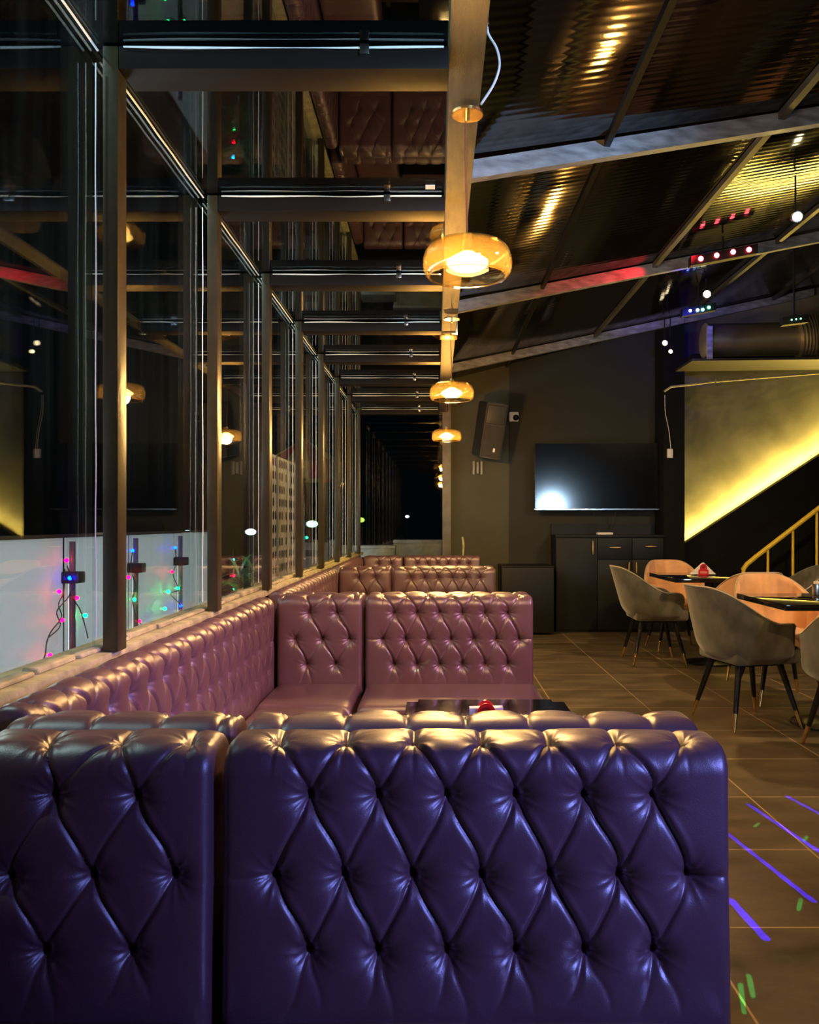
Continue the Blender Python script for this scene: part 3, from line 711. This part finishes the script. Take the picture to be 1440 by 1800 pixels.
t = thing('subwoofer', 'black box loudspeaker on the floor left of the sideboard', 'loudspeaker', (0.98, 8.95, 0))
bx('cabinet', black_plastic, t, -0.28, 0.28, -0.2, 0.38, 0.02, 0.72, bev=0.012)
bx('top_lip', black_plastic, t, -0.285, 0.285, -0.205, 0.385, 0.721, 0.735, bev=0.006)
bm = bm_new()
for sx in (-0.22, 0.22):
    for sy in (-0.15, 0.3): cyl(bm, (sx, sy, 0), (sx, sy, 0.02), 0.02)
obj('foot', bm, black_plastic, t)

# wall loudspeaker, tilted
t = thing('wall_loudspeaker', 'tall black loudspeaker hung tilted on the wall beside the pendants', 'loudspeaker', (0.60, 9.02, 2.22))
spk = mat('speaker_black', (0.020, 0.019, 0.015), rough=0.5, vary=0.15)
bm = bm_new(); prism(bm, [(-0.16, 0.12), (-0.10, -0.15), (0.13, -0.15), (0.17, 0.12)], 'z', -0.30, 0.30); 
bmesh.ops.bevel(bm, geom=bm.edges[:], offset=0.01, segments=2, affect='EDGES'); obj('cabinet', bm, spk, t, 40)
bm = bm_new(); box(bm, -0.088, 0.118, -0.162, -0.151, -0.275, 0.055, bev=0.004); obj('grille', bm, mat('grille', (0.03, 0.028, 0.02), rough=0.6, bump=0.6, bscale=300), t, 40)
bm = bm_new(); box(bm, -0.088, 0.118, -0.160, -0.151, 0.075, 0.275, bev=0.01); obj('horn', bm, spk, t, 40)
bm = bm_new(); box(bm, 0.03, 0.052, -0.165, -0.1625, -0.225, -0.185); obj('badge', bm, white_plastic, t)['label'] = 'small white badge'
t.rotation_euler = (R(10), R(7), R(6))
t = thing('speaker_bracket', 'small steel bracket on the wall below the tilted loudspeaker', 'bracket', (0.475, 9.398, 1.83))
for dx, hh_ in ((-0.045, 0.15), (0.0, 0.13), (0.045, 0.15)):
    bm = bm_new(); box(bm, dx - 0.012, dx + 0.012, -0.02, 0, -hh_ / 2, hh_ / 2, bev=0.004)
    obj('plate', bm, mat('bracket_grey', (0.25, 0.25, 0.24), rough=0.5), t, 40)
t.location.y = 9.397
# camera on the wall
t = thing('security_camera', 'small white wall camera with a black lens, above and left of the television', 'camera', (0.885, 9.369, 2.41))
bx('housing', white_plastic, t, -0.055, 0.055, -0.035, 0.0, -0.055, 0.055, bev=0.012)
bm = bm_new(); sph(bm, (0.022, -0.045, -0.012), 0.034, 20); obj('lens', bm, black_plastic, t, 180)
# plug box with cable on the column
p = P(1178, 797, 8.98)
t = thing('socket_box', 'small white socket box with a thin hanging wire on the black column', 'socket', (p.x, 8.997, p.z))
bx('box', white_plastic, t, -0.03, 0.03, -0.03, 0, -0.05, 0.05, bev=0.006)
bm = bm_new(); tube(bm, [(0.01, -0.012, 0.05), (-0.01, -0.012, 0.25), (-0.05, -0.012, 0.45), (-0.055, -0.012, 0.64)], 0.0035, 6); obj('wire', bm, white_plastic, t)
bm = bm_new(); tube(bm, [(0.28, 9.05, 0.0), (0.285, 9.02, 0.5), P(814, 978, 9.0), P(815, 960, 9.0), P(813, 944, 9.0)], 0.012, 8)
tag(obj('pale_conduit', bm, sillm, None, 180), 'short pale upright stick of conduit behind the last bench', 'conduit')
# scuff on the skirting
bm = bm_new(); box(bm, 0.17, 2.5, YF - 0.045, YF - 0.031, 0, 0.07); struct('baseboard_back', bm, blackwall)

# ------------------------------------------------------------------ stair, light line, rail
sl = lambda X: P(1195, 957, 9.25).z + (X - P(1195, 957, 9.25).x) * ((957 - 797) / 245.0)     # diagonal
bm = bm_new(); x0, x1 = 2.735, 5.19
prism(bm, [(x0, 0.0), (x1, 0.0), (x1, sl(x1)), (x0, sl(x0))], 'y', 9.14, 9.25); struct('trim_stringer', bm, blackwall)
n_st = 15
t = thing('staircase', 'black staircase rising to the right below the lit wall', 'staircase', (3.0, 8.4, 0))
xs0 = 0.35
for i in range(7):
    bx('step', wood_black, t, xs0 + i * 0.26, xs0 + (i + 1) * 0.26 + 0.02, -0.1, 0.73, i * 0.17 + 0.135, i * 0.17 + 0.17, bev=0.004)
bm = bm_new(); prism(bm, [(xs0 - 0.05, 0), (xs0 + 0.2, 0), (xs0 + 7 * 0.26, 6 * 0.17), (xs0 + 7 * 0.26, 7 * 0.17), (xs0 - 0.05, 0.18)], 'y', -0.14, -0.101); obj('stringer', bm, wood_black, t)
# LED line in the recess behind the stringer
t = thing('led_strip', 'warm yellow light strip hidden along the stair edge, washing the concrete wall', 'light strip', (0, 0, 0))
bm = bm_new(); hexa(bm, [(x0, 9.318, sl(x0) - 0.05), (x1, 9.318, sl(x1) - 0.05), (x1, 9.333, sl(x1) - 0.05), (x0, 9.333, sl(x0) - 0.05), (x0, 9.318, sl(x0) - 0.035), (x1, 9.318, sl(x1) - 0.035), (x1, 9.333, sl(x1) - 0.035), (x0, 9.333, sl(x0) - 0.035)])
obj('strip', bm, emit('led_yellow', (1.0, 0.62, 0.10), 60), t)
Lc = Vector(((x0 + x1) / 2, 9.325, sl((x0 + x1) / 2) - 0.03))
d_ = light('stair_led', 'AREA', Lc, 80, (1.0, 0.68, 0.13), shape='RECTANGLE', size=(x1 - x0) * 1.19, size_y=0.02)
ax = Vector((1, 0, 160 / 245.0)).normalized(); nz_ = Vector((-ax.z, 0, ax.x)); em = (nz_ * 0.97 + Vector((0, 0.12, 0))).normalized()
zz = -em; yy = zz.cross(ax).normalized()
d_.rotation_euler = Matrix((ax, yy, zz)).transposed().to_euler()
# yellow railing
t = thing('stair_railing', 'bright yellow painted steel stair railing rising to the right', 'railing', (0, 0, 0))
YR = 8.15
bm = bm_new(); tube(bm, [P(1306, 1135, YR), P(1307, 1020, YR), P(1307, 1000, YR), P(1313, 992, YR), P(1330, 978, YR), P(1440, 893, YR), P(1620, 755, YR)], 0.024, 12, smooth=False); o = obj('handrail', bm, yellow, t, 60)
for px, pt_ in ((1350, 966), (1394, 930), (1436, 897), (1480, 862), (1525, 828)):
    bm = bm_new(); a = P(px, pt_, YR); cyl(bm, a, (a.x, a.y, max(0.02, (a.x - 3.35) * 0.65 + 0.02)), 0.013, n=10); obj('baluster', bm, yellow, t, 60)
# soffit, ducts
bm = bm_new(); box(bm, 2.735, 5.19, 8.72, 9.395, P(0, 662, 9.3).z + 0.06, P(0, 662, 9.3).z + 0.14); struct('trim_soffit', bm, blackwall)
a = P(1216, 633, 8.2); 
bm = bm_new(); hexa(bm, [(a.x, 8.18, a.z - 0.012), (5.19, 8.18, a.z + 0.02), (5.19, 8.75, a.z + 0.02), (a.x, 8.75, a.z - 0.012), (a.x, 8.18, a.z + 0.012), (5.19, 8.18, a.z + 0.044), (5.19, 8.75, a.z + 0.044), (a.x, 8.75, a.z + 0.012)])
struct('trim_ledge', bm, mat('pale_ledge', (0.02, 0.018, 0.013), rough=0.5))
t = thing('air_duct', 'steel air duct lying on the ledge above the lit stair wall', 'duct', (0, 0, 0))
bm = bm_new(); c0 = P(1243, 598, 8.4); cyl(bm, (c0.x, 8.42, c0.z + 0.0), (3.72, 8.42, c0.z + 0.02), 0.168, n=40); obj('pipe', bm, steel, t, 40)
bm = bm_new(); cyl(bm, (c0.x - 0.02, 8.42, c0.z), (c0.x + 0.0, 8.42, c0.z), 0.176, n=40); obj('flange', bm, steel, t, 40)
bm = bm_new()
pts = catmull([(3.70, 8.42, c0.z + 0.02), (3.95, 8.36, c0.z + 0.05), (4.2, 8.1, c0.z + 0.10), (4.25, 7.75, c0.z + 0.16), (4.15, 7.4, c0.z + 0.2)], 14)
tube(bm, pts, lambda q: 0.215 + 0.012 * (1 if int(q * 56) % 2 else -1), 28, smooth=False); obj('flexible_elbow', bm, steel, t, 40)
a = P(1168, 688, 8.9)
bm = bm_new(); tube(bm, [a, P(1180, 680, 8.9), P(1215, 676, 8.9), P(1255, 671, 8.9), P(1440, 656, 8.9), P(1560, 648, 8.9)], 0.012, 8, smooth=False)
tag(obj('conduit_pipe', bm, sillm, None, 60), 'thin pale conduit pipe running along the top edge of the lit wall', 'pipe')
bm = bm_new(); tube(bm, [P(1259, 664, 8.87), P(1257, 678, 8.87)], 0.006, 6); tag(obj('pipe_hook', bm, chrome, None), 'small hook hanging from the conduit pipe above the lit wall', 'hook')
bm = bm_new(); box(bm, P(1241, 0, 8.2).x, P(1250, 0, 8.2).x, 8.15, 8.175, P(0, 632, 8.2).z, P(0, 575, 8.2).z); struct('trim_hanger', bm, purl)

# ------------------------------------------------------------------ party lights
def party_bar(name, pts, Y, col, strength, label, r=0.018, back=True):
    c = sum((P(px, py, Y) for px, py in pts), Vector()) / len(pts)
    t = thing(name, label, 'stage light', tuple(c))
    p0, p1 = P(*pts[0], Y) - c, P(*pts[-1], Y) - c
    dr = (p1 - p0).normalized()
    bm = bm_new(); a = p0 - dr * 0.07; b = p1 + dr * 0.07; h = 0.035
    hexa(bm, [a + Vector((0, 0.03, -h)), b + Vector((0, 0.03, -h)), b + Vector((0, 0.10, -h)), a + Vector((0, 0.10, -h)), a + Vector((0, 0.03, h)), b + Vector((0, 0.03, h)), b + Vector((0, 0.10, h)), a + Vector((0, 0.10, h))])
    obj('housing', bm, black_plastic, t)
    zt = zr(c.x) - c.z - 0.02
    bm = bm_new(); cyl(bm, (0, 0.065, h), (0, 0.065, max(h + 0.02, zt)), 0.008, n=8); obj('hanger', bm, black_plastic, t)
    for i, (px, py) in enumerate(pts):
        q = P(px, py, Y) - c; cc = col[i % len(col)]
        bm = bm_new(); sph(bm, q + Vector((0, 0.022, 0)), r, 14, (1, 0.7, 1)); obj('lens', bm, emit('lens_%d_%d' % (int(cc[0] * 99) * 100 + int(cc[1] * 99), int(cc[2] * 99)), cc, strength), t, 180)
    return t
party_bar('stage_light_bar', [(1234, 453), (1262, 447), (1291, 441), (1319, 437)], 6.0, [(1.0, 0.06, 0.08)], 22, 'black light bar with four red lenses under the roof', 0.019)
party_bar('stage_light_bar', [(1215, 545), (1228, 544), (1237, 543), (1248, 539)], 7.5, [(0.12, 0.16, 1.0), (0.3, 0.4, 1.0), (0.1, 0.75, 1.0), (0.1, 1.0, 0.55)], 30, 'light bar with blue and green lenses above the column', 0.014)
party_bar('stage_light_bar', [(1394, 561), (1402, 560), (1410, 559)], 7.0, [(0.25, 1.0, 0.45)], 5, 'small black stage light with tiny green lenses above the duct', 0.007)
def spot_can(px, py, Y, col, s, label, r=0.03):
    c = P(px, py, Y); t = thing('spot_lamp', label, 'spot lamp', tuple(c), 0, 'small spot lamps under the roof')
    bm = bm_new(); cyl(bm, (0, 0.0, 0), (0.02, 0.09, 0.03), r * 1.1, r * 0.9, 20); obj('can', bm, chrome, t, 40)
    bm = bm_new(); sph(bm, (0, -0.004, 0), r * 0.9, 16, (1, 0.5, 1)); obj('bulb', bm, emit('spot_' + str(int(s)), col, s), t, 180)
    bm = bm_new(); cyl(bm, (0.01, 0.05, r), (0.01, 0.05, max(0.1, zr(c.x) - c.z - 0.02)), 0.006, n=8); obj('stem', bm, black_plastic, t)
spot_can(1402, 381, 5.0, (1, 0.88, 0.5), 25, 'bright warm spot lamp under the roof near the right edge of the photo', 0.030)
spot_can(1243, 517, 7.3, (1, 0.9, 0.62), 26, 'warm white spot lamp just above the blue light bar', 0.034)
spot_can(1169, 603, 8.7, (1, 0.8, 0.45), 6, 'dim spot lamp high on the wall above the column, upper of two', 0.03)
spot_can(1179, 618, 8.74, (1, 0.8, 0.45), 12, 'dim spot lamp high on the wall above the column, lower of two', 0.022)
spot_can(1438, 258, 5.2, (0.2, 1.0, 0.5), 3, 'green-lit lamp at the right edge of the photo under the roof', 0.02)
light('blue_bar_glow', 'POINT', P(1212, 548, 7.38), 1.6, (0.02, 0.02, 1.0), shadow_soft_size=0.02)
light('blue_bar_wash', 'SPOT', P(1215, 560, 7.35), 25, (0.03, 0.03, 1.0), spot_size=R(70), spot_blend=1.0, shadow_soft_size=0.02, aim=P(1195, 575, 9.4))
light('red_bar_wash', 'SPOT', P(1262, 430, 5.9), 60, (1.0, 0.01, 0.02), spot_size=R(42), spot_blend=0.5, shadow_soft_size=0.02, aim=P(1110, 475, 6.2))
light('red_beam', 'SPOT', P(1385, 470, 5.4), 26, (1.0, 0.01, 0.02), spot_size=R(50), spot_blend=0.6, shadow_soft_size=0.02, aim=P(1400, 330, 5.3))

# ------------------------------------------------------------------ laser projector drawing lines on the floor and benches
def laser(name, loc, segs, color, power, width):
    """segs: pairs of world points; the beam pattern is a mask in the lamp's own directions"""
    loc = Vector(loc); o = light(name, 'SPOT', loc, power, color, spot_size=R(165), spot_blend=0.05, shadow_soft_size=0.002)
    d = o.data; d.use_nodes = True; nt = d.node_tree
    em_ = nt.nodes['Emission']; tc = N(nt, 'ShaderNodeTexCoord'); sp_ = N(nt, 'ShaderNodeSeparateXYZ'); L(nt, tc.outputs['Normal'], sp_.inputs[0])
    def M(op, a, b=None, c=None, clamp=False):
        n = N(nt, 'ShaderNodeMath', operation=op, use_clamp=clamp)
        for i, v in enumerate((a, b, c)):
            if v is None: continue
            if isinstance(v, (int, float)): n.inputs[i].default_value = v
            else: L(nt, v, n.inputs[i])
        return n.outputs[0]
    u = M('DIVIDE', sp_.outputs[0], sp_.outputs[2]); v = M('DIVIDE', sp_.outputs[1], sp_.outputs[2])
    wob = N(nt, 'ShaderNodeTexNoise'); wob.inputs['Scale'].default_value = 60; L(nt, tc.outputs['Normal'], wob.inputs['Vector'])
    tot = None
    for (a, b, ww) in segs:
        a = Vector(a) - loc; b = Vector(b) - loc; au, av = a.x / a.z, a.y / a.z; bu, bv = b.x / b.z, b.y / b.z
        dx, dy = bu - au, bv - av; l2 = dx * dx + dy * dy
        pu = M('SUBTRACT', u, au); pv = M('SUBTRACT', v, av)
        t_ = M('DIVIDE', M('ADD', M('MULTIPLY', pu, dx), M('MULTIPLY', pv, dy)), l2, clamp=True)
        eu = M('SUBTRACT', pu, M('MULTIPLY', t_, dx)); ev_ = M('SUBTRACT', pv, M('MULTIPLY', t_, dy))
        dd = M('SQRT', M('ADD', M('MULTIPLY', eu, eu), M('MULTIPLY', ev_, ev_)))
        wv = M('MULTIPLY', M('ADD', wob.outputs['Fac'], 0.5), ww * width)
        q = M('LESS_THAN', dd, wv)
        tot = q if tot is None else M('MAXIMUM', tot, q)
    L(nt, tot, em_.inputs['Strength'])
    return o
def s2(a, b, ww=1.0, z=0.0): return (FL(*a, z), FL(*b, z), ww)
laser('blue_laser', (1.45, 2.9, 3.0), [s2((1270, 1458), (1430, 1584)), s2((1316, 1414), (1475, 1520)), s2((1384, 1400), (1500, 1462)), s2((1285, 1582), (1346, 1650), 1.25)], (0.02, 0.0, 1.0), 4600, 0.0032)
sf = lambda px, py: P(px, py, 3.84)
laser('green_laser', (1.35, 2.5, 3.0), [s2((1327, 1453), (1334, 1447)), s2((1414, 1478), (1419, 1470)), s2((1404, 1600), (1408, 1580)), s2((1317, 1715), (1324, 1752)), s2((1302, 1730), (1308, 1780)),
    s2((1372, 1237), (1402, 1231), 0.8), s2((1336, 1275), (1344, 1273), 0.8), s2((1112, 1254), (1122, 1251), 0.8), s2((972, 1176), (1018, 1170), 0.6), (sf(728, 1182), sf(750, 1167), 0.7), (sf(700, 1197), sf(703, 1194), 0.6)], (0.03, 1.0, 0.22), 900, 0.0021)
pz = 0.458
laser('yellow_laser', (0.8, 3.2, 2.7), [s2((574, 1209), (614, 1208), 1.2, pz), s2((568, 1214), (620, 1213), 1.2, pz), s2((567, 1219), (621, 1218), 1.2, pz), s2((574, 1224), (614, 1223), 1.2, pz)], (0.75, 0.9, 0.10), 300, 0.0028)

# ------------------------------------------------------------------ outside
XO = -1.60
def pan(i, y0, y1):
    bm = bm_new(); box(bm, XO - 0.012, XO, y0, y1, 0.0, 1.135); return bm
t = thing('balustrade', 'frosted white panel balustrade outside the windows, hung with coloured lights', 'balustrade', (0, 0, 0))
yp = [1.95 + 0.765 * i for i in range(-1, 7)]
yp = [3.53 + 0.745 * i for i in range(-4, 4)]
for i, y in enumerate(yp):
    if i < len(yp) - 1: obj('panel', pan(i, y + 0.02, yp[i + 1] - 0.02), frost, t)
    bm = bm_new(); cyl(bm, (XO + 0.03, y, 0.0), (XO + 0.03, y, 1.12), 0.015, n=14); pst = obj('post', bm, mat('grey_tube', (0.12, 0.13, 0.14), rough=0.35, metal=0.6), t, 40)
    bm = bm_new(); box(bm, XO - 0.02, XO + 0.075, y - 0.035, y + 0.035, 0.94, 0.99, bev=0.008); box(bm, XO - 0.02, XO + 0.075, y - 0.03, y + 0.03, 0.30, 0.34, bev=0.008); obj('clamp', bm, black_plastic, pst, 40)
bm = bm_new(); box(bm, XO - 0.02, XO + 0.004, yp[0], yp[-1] + 0.02, 1.136, 1.15); obj('top_cap', bm, black_plastic, t)
RED, GRN, BLU, CYN = (1, 0.0, 0.01), (0.0, 1.0, 0.12), (0.0, 0.01, 1.0), (0.0, 0.45, 1.0)
def string_lights(label, bulbs, wires):
    t = thing('string_lights', label, 'string lights', (0, 0, 0), 0, 'coloured string lights on the balustrade posts')
    for px, py, c in bulbs:
        X_ = XO + 0.045 ; Yb = X_ * F / (px - VX); q = Vector((X_, Yb, EYE - (py - VY) / F * Yb))
        bm = bm_new(); sph(bm, q, 0.009, 10); obj('bulb', bm, emit('bulb_%d%d%d' % tuple(int(v * 9) for v in c), c, 130), t, 180)
    for wp in wires:
        bm = bm_new(); pp = []
        for px, py in wp:
            X_ = XO + 0.06; Yb = X_ * F / (px - VX); pp.append(Vector((X_, Yb, EYE - (py - VY) / F * Yb)))
        tube(bm, pp, 0.0028, 6); obj('wire', bm, cable_m, t)
string_lights('red, blue and green string lights tangled on the leftmost balustrade post', [(117, 985, RED), (104, 1040, RED), (135, 1051, RED), (109, 1090, RED), (88, 1152, RED), (123, 1016, BLU), (150, 1082, GRN)],
              [[(118, 995), (126, 1015), (132, 1030), (124, 1045), (140, 1070), (148, 1095), (155, 1122)], [(114, 1000), (112, 1040), (103, 1062), (108, 1085), (90, 1110), (82, 1130), (78, 1155), (60, 1185)], [(128, 1028), (120, 1050), (100, 1075), (106, 1100), (86, 1120)]])
string_lights('blue, red and green string lights on the post between the first two window posts', [(233, 968, BLU), (226, 1015, RED), (236, 1054, GRN), (245, 1092, RED), (250, 1112, GRN), (276, 1102, BLU)],
              [[(233, 970), (230, 1000), (238, 1030), (233, 1055), (242, 1090), (262, 1106), (278, 1104)]])
string_lights('blue and green string lights on the post left of the second window post', [(308, 963, BLU), (303, 1005, RED), (296, 1040, GRN), (313, 1034, GRN), (318, 1065, BLU), (290, 1070, GRN), (324, 1085, GRN), (348, 1075, RED)],
              [[(308, 965), (310, 990), (304, 1010), (314, 1036), (300, 1044), (318, 1064), (323, 1086), (346, 1076)]])
string_lights('cyan and red string lights on the post seen past the second window post', [(410, 984, CYN), (411, 1012, RED), (412, 1035, GRN)], [[(410, 965), (410, 985), (411, 1012), (412, 1038)]])

# perforated metal screen
def perforated():
    t = thing('perforated_screen', 'tall grey metal screen with rows of slots, outside the glass', 'screen', (0, 0, 0))
    x = -1.0; y0, y1, z0, z1 = 4.85, 5.85, 0.62, 1.62; nc, nr = 14, 12
    cw, ch = (y1 - y0) / nc, (z1 - z0) / nr
    bm = bm_new(); vd = {}
    def vv(a, b):
        k = (round(a, 5), round(b, 5))
        if k not in vd: vd[k] = bm.verts.new((x, a, b))
        return vd[k]
    rr = random.Random(4)
    for i in range(nc):
        for j in range(nr):
            a0, a1, b0, b1 = y0 + i * cw, y0 + (i + 1) * cw, z0 + j * ch, z0 + (j + 1) * ch
            cs = [vv(a0, b0), vv(a1, b0), vv(a1, b1), vv(a0, b1)]
            if 0 < i < nc - 1 and rr.random() < 0.93 and (i % 5 != 4):
                h = [vv((a0 + a1) / 2 + sx * cw * fx, (b0 + b1) / 2 + sz * ch * fz) for sx, sz, fx, fz in ((-1, -1, .36, .18), (-1, -1, .2, .32), (1, -1, .2, .32), (1, -1, .36, .18), (1, 1, .36, .18), (1, 1, .2, .32), (-1, 1, .2, .32), (-1, 1, .36, .18))]
                bm.faces.new((cs[0], cs[1], h[2], h[1])); bm.faces.new((cs[1], h[3], h[2])); bm.faces.new((cs[1], cs[2], h[4], h[3])); bm.faces.new((cs[2], h[5], h[4]))
                bm.faces.new((cs[2], cs[3], h[6], h[5])); bm.faces.new((cs[3], h[7], h[6])); bm.faces.new((cs[3], cs[0], h[0], h[7])); bm.faces.new((cs[0], h[1], h[0]))
            else: bm.faces.new(cs)
    r = bmesh.ops.extrude_face_region(bm, geom=bm.faces[:]); bmesh.ops.translate(bm, verts=[v for v in r['geom'] if isinstance(v, bmesh.types.BMVert)], vec=(-0.0015, 0, 0))
    obj('sheet', bm, mat('screen_metal', (0.5, 0.46, 0.40), rough=0.5, metal=0.0, vary=0.15), t)
    for yy in (y0 + 0.01, y1 - 0.01):
        bm = bm_new(); cyl(bm, (x - 0.025, yy, -0.02), (x - 0.025, yy, z1), 0.018, n=12); obj('post', bm, black_plastic, t, 40)
perforated()
# parasol outside
t = thing('parasol', 'red and yellow parasol outside beyond the glass', 'parasol', (-2.0, 12.4, -0.02))
bm = bm_new()
n = 12; top = (0, 0, 2.50); cc = [bpy.data.materials.new('x') for _ in range(0)]
ring = [(0.62 * math.cos(2 * PI * (i + .5) / n), 0.62 * math.sin(2 * PI * (i + .5) / n), 2.12) for i in range(n)]
ry = mat('parasol_yellow', (0.75, 0.55, 0.22), rough=0.8); rd = mat('parasol_red', (0.55, 0.04, 0.03), rough=0.8)
me = bpy.data.meshes.new('canopy'); vs = [top] + ring + [(x * 1.0, y * 1.0, z - 0.26) for x, y, z in ring]
fs = [(0, 1 + i, 1 + (i + 1) % n) for i in range(n)] + [(1 + i, 1 + n + i, 1 + n + (i + 1) % n, 1 + (i + 1) % n) for i in range(n)]
me.from_pydata(vs, [], fs); me.materials.append(ry); me.materials.append(rd)
for i, p in enumerate(me.polygons): p.material_index = i % 2
bm.free(); o = bpy.data.objects.new('canopy', me); C.objects.link(o); o.parent = t; sm = o.modifiers.new('cloth', 'SOLIDIFY'); sm.thickness = 0.006
bm = bm_new(); cyl(bm, (0, 0, 0), (0, 0, 2.45), 0.02); obj('pole', bm, chrome, t, 40)
bm = bm_new(); lathe(bm, [(0.25, 0), (0.25, 0.06), (0.04, 0.10)], 24); obj('base', bm, black_plastic, t, 40)
# white crates and cabinets outside
def crate(x, y, z0, wx, wy, hz, label, group='pale boxes stacked outside'):
    t = thing('storage_box', label, 'box', (x, y, z0), 0, group)
    m_ = mat('pale_box', (0.34, 0.36, 0.36), rough=0.6, vary=0.3, scale=9)
    bx('body', m_, t, -wx / 2, wx / 2, -wy / 2, wy / 2, 0, hz, bev=0.01); bx('lid', m_, t, -wx / 2 - 0.006, wx / 2 + 0.006, -wy / 2 - 0.006, wy / 2 + 0.006, hz + 0.001, hz + 0.04, bev=0.006)
    bx('recess', black_plastic, t, -wx * 0.1, wx * 0.35, -wy / 2 - 0.008, -wy / 2 - 0.001, hz * 0.55, hz * 0.82)
crate(-0.72, 10.2, -0.02, 0.42, 0.35, 0.90, 'pale box outside the end glazing, left of the two')
crate(-0.12, 10.6, -0.02, 0.85, 0.35, 0.96, 'wide pale box outside the end glazing, right of the two')
crate(-1.65, 10.8, -0.02, 0.5, 0.35, 0.55, 'pale box outside beyond the parasol side, lower of two')
crate(-1.65, 10.8, 0.60, 0.5, 0.35, 0.30, 'pale box outside, stacked on a lower one')
# plants outside
def planter(x, y, label, sd):
    t = thing('potted_plant', label, 'plant', (x, y, -0.02), 0, 'plants outside the glass'); rg = random.Random(sd)
    bm = bm_new(); lathe(bm, [(0.12, 0), (0.16, 0.45), (0.17, 0.47)], 20); obj('pot', bm, mat('pot_brown', (0.10, 0.07, 0.05), rough=0.7), t, 40)
    bm = bm_new(); cyl(bm, (0, 0, 0.46), (0, 0, 0.8), 0.015, 0.01, 8); obj('stem', bm, mat('stem_brown', (0.09, 0.06, 0.03)), t)
    bm = bm_new()
    for k in range(70):
        a = rg.uniform(0, 2 * PI); l = rg.uniform(0.15, 0.38); h = rg.uniform(0.5, 0.85); el = rg.uniform(0.1, 1.2); w_ = rg.uniform(0.008, 0.02)
        d0 = Vector((math.cos(a), math.sin(a), 0)); sd_ = Vector((-math.sin(a), math.cos(a), 0)); b0 = Vector((0, 0, h)); pr = []
        for q in range(5):
            f = q / 4; c_ = b0 + d0 * l * f * math.cos(el) + Vector((0, 0, l * (f * math.sin(el) - 0.5 * f * f)))
            ww = w_ * math.sin(PI * (0.12 + 0.88 * f)) ; pr.append((bm.verts.new(c_ - sd_ * ww), bm.verts.new(c_ + sd_ * ww + Vector((0, 0, 0.003)))))
        for (a1, b1), (a2, b2) in zip(pr, pr[1:]): bm.faces.new((a1, b1, b2, a2))
    obj('leaves', bm, mat('leaf_green', (0.05, 0.16, 0.04), rough=0.5, vary=0.4), t)
planter(-1.5, 6.25, 'leafy potted plant outside at the end of the balustrade', 3)
planter(-1.55, 6.9, 'leafy potted plant outside, the farther of two', 4)
# distant lamps of the town
def town(px, py, Y, r, c, s, label):
    q = P(px, py, Y); t = thing('street_lantern', label, 'lamp', (q.x, q.y, -0.02), 0, 'distant lamps in the night')
    bm = bm_new(); sph(bm, (0, 0, q.z + 0.02), r, 10, (1, 1, 0.6)); obj('globe', bm, emit('town_%d' % int(s * 10 + c[0] * 7 + c[1] * 90), c, s), t, 180)
    bm = bm_new(); cyl(bm, (0, 0, 0), (0, 0, q.z - r * 0.4), 0.03, n=8); obj('pole', bm, black_plastic, t)
town(549, 921, 14.0, 0.10, (0.6, 1.0, 0.75), 6, 'pale green distant lamp left of the end glazing')
town(330, 937, 18.0, 0.11, (0.7, 1.0, 0.95), 4, 'distant cold lamp over the balustrade, seen past the first window post')
town(441, 935, 18.0, 0.12, (0.7, 1.0, 0.95), 4, 'distant cold lamp over the balustrade, seen past the second window post')
town(716, 908, 20.0, 0.05, (1, 0.9, 0.8), 6, 'tiny distant lamp in the middle of the end glazing')
town(538, 945, 16.0, 0.05, (0.05, 1, 0.6), 5, 'small green distant lamp low past the fourth window post')
town(1000 - 366, 914, 18.0, 0.09, (0.5, 1, 0.1), 2.0, 'yellow-green distant lamp by the left end of the end glazing')
